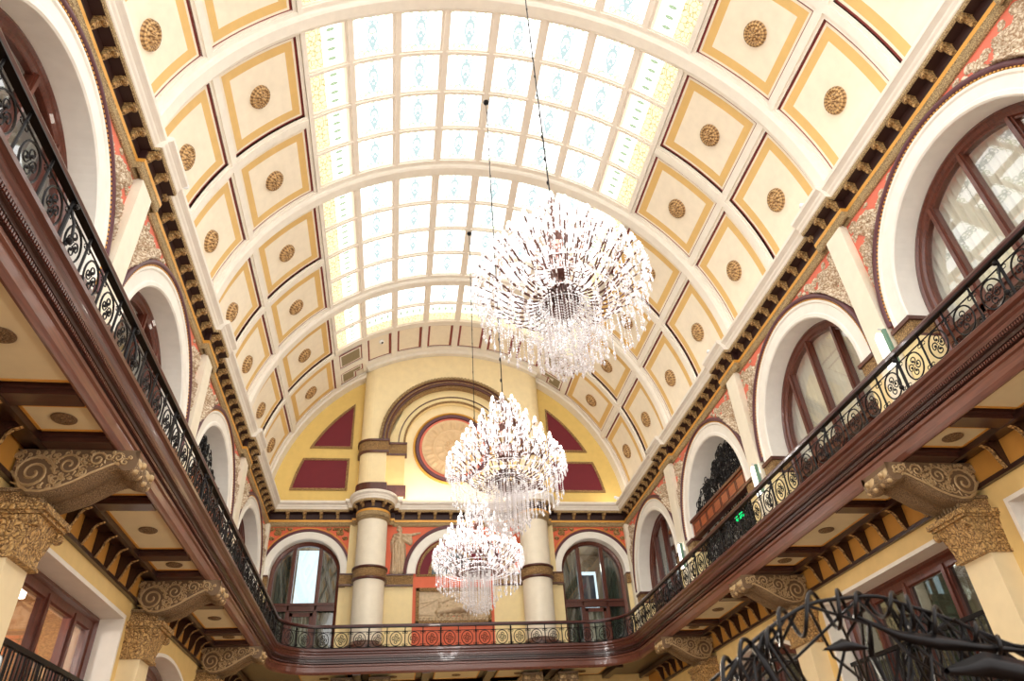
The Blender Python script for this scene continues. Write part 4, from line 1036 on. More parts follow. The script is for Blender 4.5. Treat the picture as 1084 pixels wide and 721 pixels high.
# ---- big scroll consoles
def console_tree():
    """local: origin at wall plane; +x into hall, y width, z absolute-4"""
    root = empty('scroll_console', (0, 0, 0), 'x', 'bracket', 'carved scroll consoles under the gallery')
    # underside curve (distance from wall, z)
    cur = [(1.50, .50), (1.56, .42), (1.55, .33), (1.49, .27), (1.40, .27), (1.34, .31), (1.28, .33), (1.18, .28), (1.02, .19), (.84, .07), (.66, -.02), (.48, -.07), (.32, -.06), (.22, 0), (.16, .1), (.06, .2)]
    hw = .34; ny = 21; mb = MB(); rows = []
    for i, (x, z) in enumerate(cur):
        p, q = cur[max(0, i-1)], cur[min(len(cur)-1, i+1)]; t = Vector((q[0]-p[0], q[1]-p[1])).normalized(); n_ = Vector((-t.y, t.x))
        n_ = -n_ if n_.y > 0 and i > 3 else n_
        row = []
        for j in range(ny):
            y = -hw+2*hw*j/(ny-1); yy = abs(y)
            b = .05*max(0, 1-((yy-.19)/.14)**2)**.5 if abs(yy-.19) < .14 else 0
            if i in (0, len(cur)-1): b = 0
            row.append((x+n_.x*b*(-1 if n_.y > 0 else 1), y, z-abs(n_.y)*b-.01*math.cos(i*2.2)*(b > 0)))
        rows.append(row)
    mb.grid(rows)
    mb.build('rolled_underside', M['console'], root, smooth=True)
    mb = MB()
    for s_ in (-1, 1):
        n = len(cur); v = [(x, s_*hw, z) for x, z in cur]+[(x, s_*hw, .56) for x, z in cur]
        mb.add(v, [(i, i+1, n+i+1, n+i) for i in range(n-1)])
    mb.add([(0.0, -hw, .56), (1.52, -hw, .56), (1.52, hw, .56), (0.0, hw, .56)], [(0, 1, 2, 3)])
    mb.add([(1.5, -hw, .5), (1.52, -hw, .56), (1.52, hw, .56), (1.5, hw, .5)], [(0, 1, 2, 3)])
    mb.build('side_face', M['consground'], root)
    for s_ in (-1, 1):
        mb = MB(); yy = s_*(hw+.005)
        def spiral(cx, cz, r, turns, a0, sg, w=.016):
            n = int(turns*16); mb.tube([(cx+r*(1-k/n*.9)*math.cos(a0+sg*k*2*PI/16), yy, cz+r*(1-k/n*.9)*math.sin(a0+sg*k*2*PI/16)) for k in range(n)], w, 5)
        spiral(.32, .22, .25, 2.2, 0, 1, .02); spiral(.72, .34, .16, 1.8, 3.1, -1); spiral(1.05, .42, .11, 1.6, 0, 1); spiral(1.3, .45, .07, 1.4, 3, -1, .012)
        spiral(.62, .13, .09, 1.5, 1, -1, .013); spiral(.9, .24, .07, 1.5, 4, 1, .012); spiral(.52, .46, .06, 1.4, 2, 1, .012); spiral(.1, .46, .06, 1.4, 2, 1, .012)
        mb.tube([(x, yy, z+.035) for x, z in cur[5:]], .02, 5)
        cx_ = [c_[0] for c_ in cur][::-1]; cz_ = [c_[1] for c_ in cur][::-1]; placed = [(.32, .22, .26), (.72, .34, .17), (1.05, .42, .12), (1.3, .45, .08)]
        for k in range(900):
            x = random.uniform(.04, 1.46); z = random.uniform(-.05, .54); r = random.uniform(.022, .06)
            if z-r < np.interp(x, cx_, cz_)+.05 or z+r > .55: continue
            if any(math.hypot(x-a, z-b) < c_*.75+r*.9 for a, b, c_ in placed): continue
            placed.append((x, z, r*1.1)); spiral(x, z, r, 1.3, random.uniform(0, 6), random.choice((-1, 1)), .012)
        for (a, b, c_) in placed[:4]:
            for q in range(12):
                an = 2*PI*q/12; mb.tube([(a+c_*1.0*math.cos(an), yy, b+c_*1.0*math.sin(an)), (a+c_*.8*math.cos(an+.35), yy, b+c_*.8*math.sin(an+.35))], [.006, .016], 4)
        mb.build('vine_carving', M['congilt'], root)
    mb = MB()
    for y in (-.19, .19):
        mb.lathe([(.02, -.12), (.1, -.1), (.135, -.05), (.12, 0), (.135, .05), (.1, .1), (.02, .12)], (1.45, y, .38), 16, axis='y')
        for s_ in (-1, 1): mb.ball((1.52, y+.08*s_, .29), .055, n=8, m=6)
        mb.ball((1.58, y, .4), .05, n=8, m=6)
    mb.build('scroll_tip', M['congilt'], root, smooth=True)
    mb = MB(); mb.box(-.02, .5, -.3, .3, -.22, .02); mb.build('neck_block', M['goldfine'], root)
    for x in (.5,):
        mb = MB()
        for k in range(8): mb.box(.5, .53, -.29+k*.075, -.25+k*.075, -.2, -.02)
        mb.box(0, .56, -.33, .33, -.03, .02); mb.build('fluting', M['console'], root)
    mb = MB(); mb.box(0, .66, -.42, .42, -.3, -.22); mb.box(0, .62, -.39, .39, -.34, -.3)
    rows = [[(0, -w, z), (x, -w, z), (x, w, z), (0, w, z)] for x, w, z in ((.56, .36, -.34), (.5, .33, -.55), (.44, .32, -.72), (.44, .32, -.84))]
    mb.grid(rows); mb.box(0, .47, -.34, .34, -.87, -.82)
    for y in (-.34, .34): mb.lathe([(.01, -.05), (.07, -.05), (.07, .05), (.01, .05)], (.56, y, -.42), 12, axis='y')
    mb.build('capital', M['gold'], root)
    mb = MB(); mb.box(0, .36, -.3, .3, GF-4.0, -.86); mb.build('pilaster_shaft', M['lowcol'], root)
    return root
cons = console_tree(); ct = tree(cons); first = True
for s_ in (-1, 1):
    for i, y in enumerate(BRY):
        o = cons if first else copy_tree(ct); first = False
        o.location = (s_*7.05, y, 4.0); o.rotation_euler = (0, 0, 0 if s_ < 0 else PI)
        o['label'] = 'carved scroll console on a capital under the gallery, %s wall, %s from the end' % ('left' if s_ < 0 else 'right', ORD[2-i] if i != 2 else 'last')
for x, nm in ((-3.7, 'leftmost'), (-2.5, 'inner left'), (2.5, 'inner right'), (3.7, 'rightmost')):
    o = copy_tree(ct); o.location = (x, YE-.1, 4.0); o.rotation_euler = (0, 0, -PI/2)
    o['label'] = 'carved scroll console below the end gallery, %s of four' % nm; o['group'] = 'carved scroll consoles under the end gallery'

# ---- railing
def scroll_panel_mesh():
    """local: x along rail 0..0.58, y thickness, z from 0 to .62"""
    mb = MB(); w = .58; r = .011; cx, cz = w/2, .27
    mb.tube([(0, 0, .035), (w, 0, .035)], r, 5); mb.tube([(0, 0, .505), (w, 0, .505)], r, 5)
    mb.tube([(cx+.185*math.cos(2*PI*k/24), 0, cz+.215*math.sin(2*PI*k/24)) for k in range(24)], .013, 5, closed=True)
    for q in range(4):
        a = q*PI/2; P = []
        for k in range(16):
            th = k*.42; rr = .078*(1-k/22); bx = .095+rr*math.cos(th+PI)*.9; by = rr*math.sin(th+PI)
            P.append((cx+(bx*math.cos(a)-by*math.sin(a))*.88, 0, cz+bx*math.sin(a)+by*math.cos(a)))
        mb.tube(P, .010, 4); mb.ball((P[-1][0], 0, P[-1][2]), .022, n=5, m=4)
    for (x, z) in ((.05, .08), (w-.05, .08), (.05, .46), (w-.05, .46)): mb.tube([(x+.035*math.cos(k*.8), 0, z+.035*math.sin(k*.8)*(1-k*.05)) for k in range(8)], .008, 4)
    return mb
def post_mesh(brace):
    mb = MB(); mb.tube([(0, 0, 0), (0, 0, .64)], .016, 6); mb.ball((0, 0, .505), .028, n=6, m=4); mb.ball((0, 0, .05), .03, n=6, m=4)
    if brace:
        mb.tube([(0, -.1, .0), (0, -.13, .12), (0, -.1, .3), (0, -.02, .5)], .016, 6); mb.ball((0, -.12, .06), .04, n=7, m=5); mb.ball((0, -.05, .55), .035, n=7, m=5); mb.tube([(0, 0, 0), (0, 0, .66)], .024, 6)
    return mb
sp = scroll_panel_mesh().build('scroll_panel', M['black'], None); po = post_mesh(False).build('railing_post', M['black'], None); pb = post_mesh(True).build('braced_post', M['black'], None)
used = set()
def put(proto, parent, loc, rz):
    o = proto if proto.name not in used else proto.copy()
    if proto.name in used: COL.objects.link(o)
    used.add(proto.name); o.parent = parent; o.location = Vector(loc)-parent.location; o.rotation_euler = (0, 0, rz)
def resample(P, st):
    out = [Vector(P[0])]; acc = 0; 
    pts = [Vector(p) for p in P]; L = [0]
    for i in range(1, len(pts)): L.append(L[-1]+(pts[i]-pts[i-1]).length)
    n = int(round(L[-1]/st)); out = []
    for k in range(n+1):
        d = L[-1]*k/n
        for i in range(1, len(pts)):
            if L[i] >= d-1e-9: break
        f = (d-L[i-1])/max(1e-9, L[i]-L[i-1]); out.append(pts[i-1].lerp(pts[i], f))
    return out
full = bpath(.0, n=16, y0=2.2)
iL = 1; iR = len(full)-2
segs = [('left', full[:2]), ('end', full[1:-1]), ('right', full[-2:][::-1])]
for nm, P in segs:
    pts = resample(P, .58)
    if nm == 'left' or nm == 'right':
        y_end = P[-1][1]; pts = []; y = y_end
        while y > 3.4: pts.append(Vector((P[0][0], y))); y -= .574
    mid = pts[len(pts)//2]
    root = empty('iron_railing', (mid.x, mid.y, 5.3), {'left': 'black wrought iron scroll railing along the left gallery', 'right': 'black wrought iron scroll railing along the right gallery', 'end': 'black wrought iron railing with curved corners before the end wall'}[nm], 'railing')
    hp = [(p[0], p[1]) for p in P] if nm == 'end' else [(p.x, p.y) for p in pts]
    mb = MB(); hp3 = []
    # handrail: flattened profile
    rows = []
    V2 = [Vector(p) for p in hp]
    for i, p in enumerate(V2):
        t_ = (V2[min(i+1, len(V2)-1)]-V2[max(i-1, 0)]).normalized(); n_ = Vector((-t_.y, t_.x))
        rows.append([(p.x+n_.x*a, p.y+n_.y*a, z) for a, z in ((-.045, 5.95), (.045, 5.95), (.055, 5.99), (.035, 6.03), (-.035, 6.03), (-.055, 5.99))])
    mb.grid(rows, close=True); mb.build('handrail', M['rail'], root)
    mb = MB(); mb.grid([[(x, y, 5.3) for x, y, z in r[:2]]+[(x, y, 5.325) for x, y, z in r[1::-1]] for r in rows], close=True)
    mb.grid([[(x, y, 5.93) for x, y, z in r[:2]]+[(x, y, 5.95) for x, y, z in r[1::-1]] for r in rows], close=True); mb.build('iron_strip', M['black'], root)
    for i, p in enumerate(pts):
        j = min(i+1, len(pts)-1); i0 = i if j > i else i-1
        d = pts[i0+1]-pts[i0]; rz = math.atan2(d.y, d.x)
        # brace leans to the hall side
        hall = Vector((0, 14))-p if nm != 'end' else Vector((0, 10))-p
        side_ = d.x*hall.y-d.y*hall.x       # >0: hall on the +y local side
        put(pb if i % 4 == 2 else po, root, (p.x, p.y, 5.3), rz+(PI if side_ > 0 else 0))
        if i < len(pts)-1:
            put(sp, root, (p.x, p.y, 5.3), rz)

# ------------------------------------------------------------------ lower storey
for side in ('left', 'right'):
    k = 1 if side == 'right' else -1
    mb = MB(); F0 = Fr(side, 0); z1 = 4.2
    segs_y = [Y0]
    ops = []
    for c, kind in ((6.67, 'rect'), (12.33, 'rect'), (17.95, 'arch'), (23.3, 'arch')):
        ops.append((c-2.2, c+2.15, kind, c))
    y = Y0
    for a, b, kind, c in ops:
        mb.add([F0(y, 0, GF), F0(a, 0, GF), F0(a, 0, z1), F0(y, 0, z1)], [(0, 1, 2, 3)])
        if kind == 'rect': mb.add([F0(a, 0, 3.76), F0(b, 0, 3.76), F0(b, 0, z1), F0(a, 0, z1)], [(0, 1, 2, 3)])
        else:
            us = np.linspace(a, b, 31); hs = [3.72-(4.2-math.sqrt(4.2**2-(u-(a+b)/2)**2)) for u in us]
            mb.grid([[F0(u, 0, h) for u, h in zip(us, hs)], [F0(u, 0, z1) for u in us]])
        y = b
    mb.add([F0(y, 0, GF), F0(YE, 0, GF), F0(YE, 0, z1), F0(y, 0, z1)], [(0, 1, 2, 3)])
    struct(mb.build('wall_%s_lower' % side, M['lyellow'], None), 'yellow ground storey %s wall below the gallery' % side, 'wall')
    for oi, (a, b, kind, c) in enumerate(ops):
        wn = {'left': 15, 'right': 19}[side]+oi
        nm_ = '%s wall, %s opening from the end' % (side, ORD[3-oi] if oi < 3 else 'last')
        win = empty('window_%d' % wn, F0(c, .4, 1), 'ground storey mahogany window in a white reveal, %s' % nm_, 'window', kind='structure')
        mb = MB()
        if kind == 'rect': P = [(b, GF), (b, 3.76), (a, 3.76), (a, GF)]; ofs = lambda o: [(b+o, GF), (b+o, 3.76+o), (a-o, 3.76+o), (a-o, GF)]
        else:
            us = np.linspace(a, b, 31); mid_ = (a+b)/2
            def ofs(o): return [(b+o, GF)]+[(mid_+(u-mid_)*(1+o/2.2), 3.72+o-(4.2-math.sqrt(4.2**2-(u-mid_)**2))) for u in us[::-1]]+[(a-o, GF)]
        fsweep(mb, F0, ofs, [(.07, 0), (.07, -.04), (0, -.04), (0, .5)]); mb.build('white_reveal', M['white'], win)
        mb = MB(); fsweep(mb, F0, lambda o: ofs(-o), [(0, .38), (.06, .36), (.1, .42), (.24, .42), (.26, .46), (.26, .56), (0, .56)]); mb.build('outer_frame', M['woodz'], win)
        for u in (c-1.15, c, c+1.15):
            mb = MB(); fbox(mb, F0, u-.09, u+.09, .43, .56, GF, 3.6 if kind == 'rect' else 3.4); fbox(mb, F0, u-.04, u+.04, .39, .43, GF, 3.6 if kind == 'rect' else 3.4); mb.build('mullion', M['woodz'], win)
        mb = MB(); fbox(mb, F0, a+.2, b-.2, .49, .5, GF, 3.6); mb.build('glass_pane', M['darkglass'] if side == 'right' else M['glass'], win)
        mb = MB(); fbox(mb, F0, a-.2, b+.2, 3.0, 3.05, GF, 4.2); fbox(mb, F0, a-.25, a-.2, .57, 3, GF, 4.2); fbox(mb, F0, b+.2, b+.25, .57, 3, GF, 4.2); fbox(mb, F0, a-.2, b+.2, .57, 3, 4.15, 4.2)
        mb.build('room_backing', M['roomtan'] if side == 'left' else M['roomwall'], win)
        if kind == 'rect':
            rl = empty('window_guard', F0(c, .2, 1.6), 'plain black bar guard before the ground storey window, %s' % nm_, 'railing', 'bar guards of the ground storey')
            mb = MB(); fbox(mb, F0, a+.05, b-.05, .17, .25, 2.55, 2.62); fbox(mb, F0, a+.05, b-.05, .19, .23, 1.62, 1.66); mb.build('top_rail', M['black'], rl)
            n = 34
            for q in range(n):
                u = a+.1+(b-a-.2)*q/(n-1); mb = MB(); mb.tube([F0(u, .21, 1.6), F0(u, .21, 2.56)], .017 if q % 8 else .03, 4, caps=False); mb.build('bar', M['black'], rl)
            if side == 'right':
                for (ua, ub, q) in ((c-2.0, c-1.25, 'near'), (c-.9, c-.15, 'middle'), (c+.2, c+1.0, 'far')):
                    us2 = np.linspace(ua, ub, 50); mb = MB(); mb.grid([[F0(u, .8+.05*math.sin(u*36), z0) for u in us2] for z0 in (GF, 3.6)])
                    o = mb.build('curtain', M['curtain'] if q != 'far' else M['curtaing'], None, smooth=True); reorigin(o); tag(o, 'pleated curtain, %s light of ground storey window, %s' % (q, nm_), 'curtain', 'ground storey curtains')
mb = MB()
mb.add([(-WX, YE, GF), (WX, YE, GF), (WX, YE, 4.7), (-WX, YE, 4.7)], [(0, 1, 2, 3)]); struct(mb.build('wall_end_lower', M['lyellow'], None), 'yellow ground storey end wall', 'wall')
mb = MB(); mb.box(-10.5, 10.5, -8, 28, GF-.1, GF); struct(mb.build('floor', M['floor'], None), 'polished wooden lobby floor', 'floor')
# pendant behind the left glass
pn = empty('pendant_lamp', (-8.2, 12.9, 3.7), 'lit glass pendant lamp behind the left ground storey window', 'lamp')
mb = MB(); mb.tube([(-8.2, 12.9, 3.95), (-8.2, 12.9, 4.15)], .012, 5); mb.lathe([(.01, 3.98), (.14, 3.97), (.14, 3.94), (.01, 3.93)], (-8.2, 12.9, 0), 14); mb.build('stem', M['black'], pn)
mb = MB(); mb.lathe([(.1, 3.93), (.1, 3.72), (.01, 3.7)], (-8.2, 12.9, 0), 16); mb.build('glass_shade', M['bulb'], pn)

# ------------------------------------------------------------------ fittings
for i, (y, z) in enumerate(((9.55, 7.0), (15.25, 7.0), (20.9, 7.0))):
    sc = empty('wall_sconce', (6.85, y, z), 'glowing white wall sconce on the right wall pilaster, %s from the end' % ORD[2-i] if i < 2 else 'glowing white wall sconce on the right pilaster closest to end wall', 'sconce', 'wall sconces on the right pilasters')
    mb = MB(); mb.prism([(-.09, -.35), (.09, -.35), (.09, .35), (0, .42), (-.09, .35)], 6.7, 6.76, lambda a, b, h: (h, y+a, z+b)); mb.build('diffuser', M['lamp'], sc)
    mb = MB(); mb.box(6.76, 6.88, y-.06, y+.06, z-.2, z+.2); mb.tube([(6.8, y-.14, z+.3), (6.72, y-.16, z+.38), (6.66, y-.12, z+.42)], .015, 5); mb.build('mount', M['silver'], sc)
    mb = MB(); mb.box(6.7, 6.76, y-.2, y-.13, z-.35, z+.38); mb.build('green_reflection_fin', paint('green_reflection_fin', (110, 150, 130), .2), sc)  # green reflection on the white fixture, coloured in as a fin
for i, (s_, y, lab) in enumerate(((1, 9.95, 'above the second arch from camera'), (1, 15.7, 'beyond the second pilaster'), (-1, 10.6, 'on the left cornice'), (1, 26.2, 'in the end corner'))):
    sl = empty('spot_lamp', (s_*6.62, y, 11.1), 'small white spot lamp on the cornice top, %s' % (lab if s_ < 0 else 'right side, '+lab), 'spotlight', 'spot lamps on the cornices')
    mb = MB(); mb.tube([(s_*6.7, y, 11.0), (s_*6.7, y, 11.14)], .02, 6); mb.tube([(s_*6.72, y-.1, 11.16), (s_*6.6, y+.04, 11.28)], .06, 10); mb.build('housing', M['lace'], sl)
dm = empty('dome_camera', cyl(115.2, RV-.03, 24.5), 'small white dome camera on the panel row before end wall', 'camera')
mb = MB(); mb.ball(cyl(115.2, RV-.06, 24.5), .1, n=14, m=8); mb.build('housing', M['lace'], dm, smooth=True)
mb = MB(); mb.ball(cyl(115.2, RV-.12, 24.47), .05, n=10, m=6); mb.build('lens', M['black'], dm, smooth=True)
for j, (x, y, z) in enumerate(((6.95, 17.0, 6.78), (6.97, 17.6, 6.05))):
    sg = MB(); sg.box(x, x+.05, y-.2, y+.2, z-.05, z+.06, 0); o = sg.build('exit_light', M['green'], None); reorigin(o)
    tag(o, ('small green exit light under the wood parapet' if j == 0 else 'small green exit light low behind the right railing'), 'light')

# ------------------------------------------------------------------ chandeliers
def chandelier():
    root = empty('chandelier', (0, 0, 0), 'x', 'chandelier', 'crystal chandeliers')
    # local z: 0 = main hub centre (absolute 5.86)
    mb = MB(); mb.tube([(0, 0, -.3), (0, 0, 1.95)], .022, 8); mb.lathe([(.02, 1.98), (.06, 1.92), (.03, 1.84), (.05, 1.7), (.02, 1.6)], n=14); mb.build('stem', M['armdark'], root)
    hubs = [(0, .17, .34), (.62, .13, .3), (1.15, .09, .22)]
    for z, r, h in hubs:
        mb = MB(); n = 18
        for k in range(n):
            a = 2*PI*k/n; c_, s_ = math.cos(a)*r, math.sin(a)*r; mb.tube([(c_, s_, z-h/2), (c_, s_, z+h/2)], .013, 5)
        mb.lathe([(.02, z+h/2+.03), (r*.8, z+h/2+.02), (r+.03, z+h/2-.01), (r*.9, z+h/2-.03)], n=24); mb.lathe([(.02, z-h/2-.04), (r*.7, z-h/2-.03), (r+.02, z-h/2+.01)], n=24)
        mb.build('hub_cage', M['armdark'], root)
    tiers = [(36, 1.17, .04, .36, .02), (18, 1.0, .14, .66, .09), (16, .78, .62, 1.02, 0), (11, .5, .72, 1.38, .1), (7, .26, 1.2, 1.74, 0)]
    tips = []
    for (n, R, z0, zt, ph) in tiers:
        proto = None
        # build one arm along +x and copy it round
        mb = MB(); P = []
        r0 = .15 if z0 < .5 else .1
        for k in range(23):
            t = k/22; x = r0+(R-r0)*t; sag = -.16*math.sin(PI*min(1, t*1.25))*(R/1.16); z = z0+sag+(zt-z0)*t**2.2
            P.append((x, 0, z))
        mb.tube(P, .012, 5, mis=[0, 0, 0, 1])
        arm = mb.build('arm', [M['armdark'], M['crystal']], root)
        mb = MB(); mb.lathe([(.012, zt), (.05, zt+.02), (.055, zt+.035), (.014, zt+.04), (.014, zt+.055), (.002, zt+.055)], (R, 0, 0), 8); mb.build('candle_cup', M['crystal'], arm)
        mb = MB(); mb.lathe([(.001, zt+.055), (.022, zt+.07), (.028, zt+.09), (.018, zt+.12), (.001, zt+.14)], (R, 0, 0), 7); mb.build('candle_bulb', M['bulb'], arm)
        mb = MB()
        for q in range(5):
            a = 2*PI*q/5+.3; x, y = R+.05*math.cos(a), .05*math.sin(a); z = zt+.02
            L = (.26, .34, .2, .3, .24)[q]
            for (f, rr, hh) in ((.12, .012, .018), (.35, .012, .018), (.58, .012, .018), (.84, .021, .05)):
                zz = z-L*f; mb.add([(x, y, zz+hh), (x+rr, y, zz), (x, y+rr, zz), (x-rr, y, zz), (x, y-rr, zz), (x, y, zz-hh*1.3)], [(0, 1, 2), (0, 2, 3), (0, 3, 4), (0, 4, 1), (5, 2, 1), (5, 3, 2), (5, 4, 3), (5, 1, 4)])
        mb.build('crystal_cluster', M['crystal'], arm)
        at_ = tree(arm)
        for k in range(n):
            a = 2*PI*k/n+ph; o = arm if k == 0 else copy_tree(at_, root)
            o.rotation_euler = (0, 0, a)
    def octa(mb, x, y, zz, rr, hh):
        mb.add([(x, y, zz+hh), (x+rr, y, zz), (x, y+rr, zz), (x-rr, y, zz), (x, y-rr, zz), (x, y, zz-hh)], [(0, 1, 2), (0, 2, 3), (0, 3, 4), (0, 4, 1), (5, 2, 1), (5, 3, 2), (5, 4, 3), (5, 1, 4)])
    def strand(mb, x, y, zt, L, rr=.013):
        n = max(3, int(L/.042))
        for k in range(n): octa(mb, x, y, zt-L*k/n, rr, .018)
        octa(mb, x, y, zt-L-.02, .024, .05)
    # basket strands: countable, one hundred as parts
    ring_defs = [(1.0, 34, .0, .46), (.74, 12, -.1, .46), (.48, 22, -.16, .58), (.3, 18, -.14, .8), (.16, 14, -.17, .85)]
    k_ = 0
    for R, n, z, L in ring_defs:
        proto = None
        mb = MB(); strand(mb, R, 0, z, L); st = mb.build('crystal_strand', M['crystal'], root)
        for q in range(n):
            o = st if q == 0 else st.copy()
            if q: COL.objects.link(o); o.parent = root
            o.rotation_euler = (0, 0, 2*PI*q/n+.07*R)
    # looser crystals
    mb = MB(); rr = random.Random(5)
    for R, n, z, L in ((1.1, 36, .12, .42), (.88, 14, -.05, .46), (.62, 10, -.12, .5), (.4, 30, -.16, .7), (.24, 22, -.16, .84), (.66, 14, .86, .26), (.42, 12, 1.2, .24), (.9, 16, .5, .24)):
        for q in range(n):
            a = 2*PI*(q+rr.random()*.5)/n; strand(mb, R*math.cos(a), R*math.sin(a), z, L*(.85+.3*rr.random()), .011)
    for q in range(240):
        t = rr.random(); R = (.15+1.05*(1-t)**.8)*(.55+.45*rr.random()); a = rr.random()*6.283; octa(mb, R*math.cos(a), R*math.sin(a), -.02+t*1.85, .016, .035)
    o = mb.build('loose_crystals', M['crystal'], root); o['kind'] = 'stuff'
    mb = MB()
    for R, z in ((.98, 0), (.74, -.03), (.5, -.08), (.3, -.1), (.24, -.98), (.16, -1.0), (.86, .52), (.42, 1.2)): mb.tube([(R*math.cos(2*PI*k/40), R*math.sin(2*PI*k/40), z) for k in range(40)], .009, 4, closed=True)
    mb.build('hoop', M['crystal'], root)
    return root
ch = chandelier(); tc_ = tree(ch)
for i, (y, lab) in enumerate(((7.16, 'largest looking and highest in view, nearest of the crystal chandeliers'), (12.82, 'middle of the three crystal chandeliers hanging in line'), (18.4, 'lowest in view and farthest of the crystal chandeliers'))):
    o = ch if i == 0 else copy_tree(tc_)
    o.location = (.05, y, 5.86); o['label'] = lab
    hk = empty('hanging_cable', (.02, y, 12), 'long dark hanging cord of the %s chandelier' % ('nearest', 'middle', 'farthest')[i], 'cord', 'chandelier cords')
    mb = MB(); mb.tube([(.05, y, 7.8), (.02, y, ZC+RV-.12)], .012, 5)
    z = 8.2
    while z < 18: mb.lathe([(.012, z-.04), (.02, z), (.012, z+.04)], (.035, y, 0), 6); z += .55
    mb.build('cord', M['black'], hk)
    mb = MB(); mb.lathe([(.01, -.16), (.07, -.12), (.09, -.06), (.05, 0), (.02, .02)], (.02, y, ZC+RV-.06), 14); mb.build('ceiling_cup', M['black'], hk)

# ------------------------------------------------------------------ foreground wire work and lamp
wr = empty('wire_sculpture', (-.35, 2.1, -.3), 'dark twisted wire sculpture looming at the lower right, close to the camera', 'sculpture')
rim = [(-1.13, 2.0, .26), (-1.02, 2.02, .38), (-.94, 2.04, .44), (-.83, 2.05, .5), (-.72, 2.06, .545), (-.6, 2.06, .56), (-.5, 2.05, .56), (-.42, 2.04, .53), (-.33, 2.02, .49), (-.24, 2.0, .44), (-.14, 1.98, .39), (0, 1.96, .41), (.12, 1.95, .42)]
def cat(P, t):
    n = len(P)-1; f = min(max(t, 0), .99999)*n; i = int(f); f -= i; g = lambda k: Vector(P[min(max(k, 0), n)])
    p0, p1, p2, p3 = g(i-1), g(i), g(i+1), g(i+2)
    return .5*((2*p1)+(-p0+p2)*f+(2*p0-5*p1+4*p2-p3)*f*f+(-p0+3*p1-3*p2+p3)*f**3)
mb = MB(); mb.tube([cat(rim, k/60) for k in range(61)], .006, 6)
mb.build('rim_wire', M['black'], wr, smooth=True)
mb = MB(); P = []
for k in range(0, 420):
    t = k/419; c = cat(rim, t); a = t*2*PI*15; P.append((c.x+.02*math.cos(a*.37)+.03*math.sin(a), c.y+.05*math.sin(a), c.z-.025+(.046+.012*math.sin(t*23))*math.cos(a)))
mb.tube(P, .0065, 5); mb.build('coiled_wire', M['black'], wr, smooth=True)
mb = MB(); r2 = random.Random(11)
for k in range(60):
    t = r2.random(); c = cat(rim, t); e = Vector((c.x+r2.uniform(-.3, .45), c.y+r2.uniform(-.1, .35), c.z-r2.uniform(.12, .5))); m_ = (c+e)/2+Vector((r2.uniform(-.08, .08), 0, r2.uniform(-.05, .08)))
    mb.tube([c, m_, e], .005, 5)
mb.build('inner_wires', M['black'], wr)
def blade(pts, ws, nm):
    mb = MB(); rows = []
    for (x, y, z), w_ in zip(pts, ws): rows.append([(x, y-.01, z+w_), (x, y-.02, z), (x, y-.01, z-w_), (x, y+.01, z)])
    mb.grid(rows, close=True); mb.build(nm, M['black'], wr, smooth=True)
blade([(-.6, 2.05, .5), (-.5, 2.03, .44), (-.4, 2.0, .41), (-.28, 1.98, .39), (-.14, 1.96, .37)], (.005, .014, .022, .012, .005), 'leaf_blade')
blade([(-.42, 1.98, .33), (-.3, 1.96, .34), (-.15, 1.94, .3), (.02, 1.92, .26), (.16, 1.9, .23)], (.01, .035, .032, .028, .03), 'leaf_blade')
blade([(-.98, 2.0, .42), (-.95, 2.0, .36), (-.92, 2.0, .28), (-.86, 2.0, .18)], (.01, .03, .04, .05), 'leaf_blade')
blade([(-.6, 2.0, .46), (-.62, 2.0, .38), (-.6, 2.0, .28), (-.56, 2.0, .15)], (.01, .03, .04, .05), 'leaf_blade')
blade([(-.76, 2.0, .4), (-.7, 2.0, .41), (-.63, 2.0, .4)], (.004, .018, .004), 'leaf_blade')
ls = empty('table_lamp', (-2.97, 2.0, .1), 'white lampshade edge at the lower left corner', 'lamp')
mb = MB(); mb.lathe([(.01, .46), (.06, .455), (.1, .44), (.125, .1), (.12, .1)], (-3.03, 2.0, 0), 28); mb.build('shade', M['lampw'], ls, smooth=True)
mb = MB(); mb.lathe([(.012, .4), (.012, -.5), (.09, -.52), (.1, GF+.01), (.12, GF)], (-3.03, 2.0, 0), 14); mb.build('base', M['silver'], ls)

# ------------------------------------------------------------------ scale to metres
bpy.context.view_layer.update()
for me in bpy.data.meshes: me.transform(Matrix.Scale(S, 4)); me.update()
for o in bpy.data.objects: o.location = Vector(o.location)*S

# ------------------------------------------------------------------ lights
sc_ = bpy.context.scene
def area(name, loc, rot, sx, sy, e, col):
    l = bpy.data.lights.new(name, 'AREA'); l.shape = 'RECTANGLE'; l.size = sx*S; l.size_y = sy*S; l.energy = e; l.color = col
    o = bpy.data.objects.new(name, l); COL.objects.link(o); o.location = Vector(loc)*S; o.rotation_euler = rot; return o
def point(name, loc, e, col, r=.2):
    l = bpy.data.lights.new(name, 'POINT'); l.energy = e; l.color = col; l.shadow_soft_size = r*S
    o = bpy.data.objects.new(name, l); COL.objects.link(o); o.location = Vector(loc)*S; return o
WARM = (1, .92, .84)
for s_ in (-1, 1):       # cove lighting lying on the cornice tops
    area('cove_light', (s_*6.9, 14, 11.12), (0, D(s_*25), 0), .3, 24, 130, WARM).rotation_euler = (PI, D(-s_*30), 0)
area('end_fill_light', (0, 26.05, 11.15), (PI-D(15), 0, 0), 5, .25, 90, WARM)  # added fill along the end cornice, brightens the far coffers
for y in (7.16, 12.82, 18.4): point('chandelier_light', (.05, y, 6.6), 800 if y > 18 else 470, (1, .96, .92), .5)
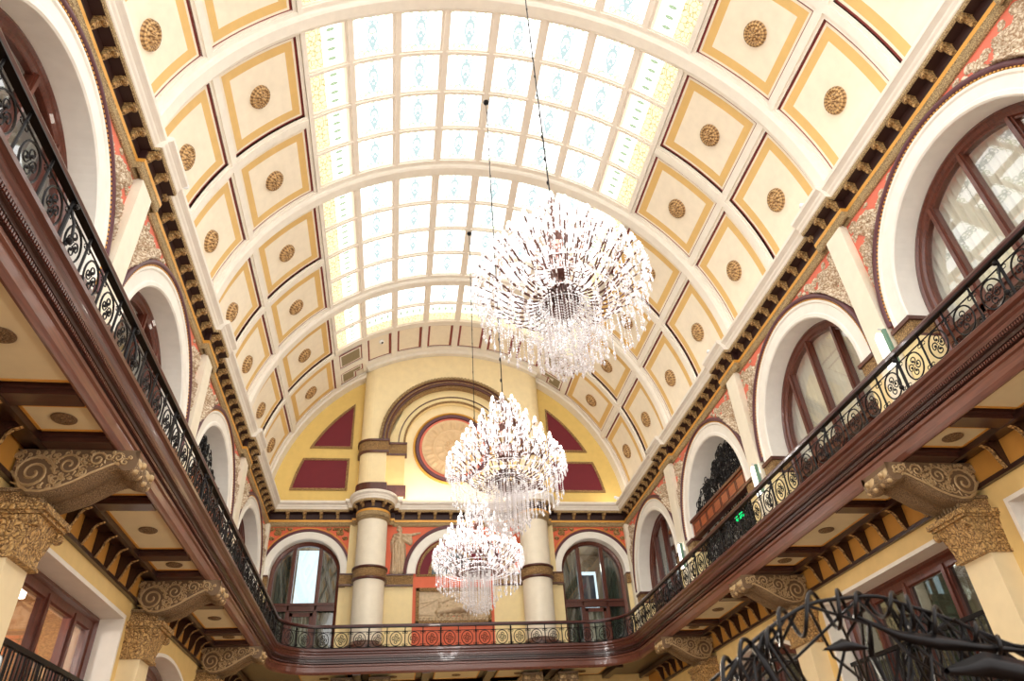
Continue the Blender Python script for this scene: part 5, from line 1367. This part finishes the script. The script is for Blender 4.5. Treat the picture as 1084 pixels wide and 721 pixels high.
point('corner_uplight', (6.5, 26.4, 11.3), 14, WARM, .08)
for s_ in (-1, 1):
    for c in LB[:3]: point('ground_room_fill', (s_*8.6, c, 3.4), 260, WARM, .15)  # added fill inside the rooms behind the ground storey windows
for y in (8, 14, 20): point('lobby_fill', (0, y, 1.6), 330, (1, .9, .76), .35)  # added fill floating mid-hall, simulates unseen ground floor lamps

w = bpy.data.worlds.new('World'); sc_.world = w; w.use_nodes = True
bg = w.node_tree.nodes['Background']; bg.inputs[0].default_value = (1, .96, .91, 1); bg.inputs[1].default_value = 2.1

for c in (6.93, 12.6): point('room_fill', (8.6, c, 8.9), 380, (1, .96, .88), .2)  # added fill behind the right windows to brighten their curtains
for s_ in (-1, 1): point('room_fill', (s_*5.45, 28.2, 9.0), 40, (1, .96, .88), .2)
# ------------------------------------------------------------------ camera
cam = bpy.data.cameras.new('Camera'); co = bpy.data.objects.new('Camera', cam); COL.objects.link(co); sc_.camera = co
f, pit, yaw, rol = 743.666, .619422, .177696, -.0648173
cam.sensor_fit = 'HORIZONTAL'; cam.sensor_width = 36; cam.lens = f/1084*36
Fw = Vector((math.sin(yaw)*math.cos(pit), math.cos(yaw)*math.cos(pit), math.sin(pit)))
r_ = Fw.cross(Vector((0, 0, 1))).normalized(); u_ = r_.cross(Fw)
r2_ = math.cos(rol)*r_+math.sin(rol)*u_; u2_ = -math.sin(rol)*r_+math.cos(rol)*u_
co.matrix_world = Matrix.Translation(Vector((-1.9649, 0, 0))*S) @ Matrix((r2_, u2_, -Fw)).transposed().to_4x4()
cam.clip_start = .05; cam.clip_end = 200
cam.dof.use_dof = True; cam.dof.focus_distance = 17*S; cam.dof.aperture_fstop = 2.8
vs = sc_.view_settings; vs.view_transform = 'Standard'; vs.look = 'None'; vs.gamma = 1; vs.exposure = .35; vs.use_curve_mapping = False
sc_.cycles.max_bounces = 8; sc_.cycles.transparent_max_bounces = 24; sc_.cycles.sample_clamp_indirect = 6
sc_.cycles.use_denoising = True
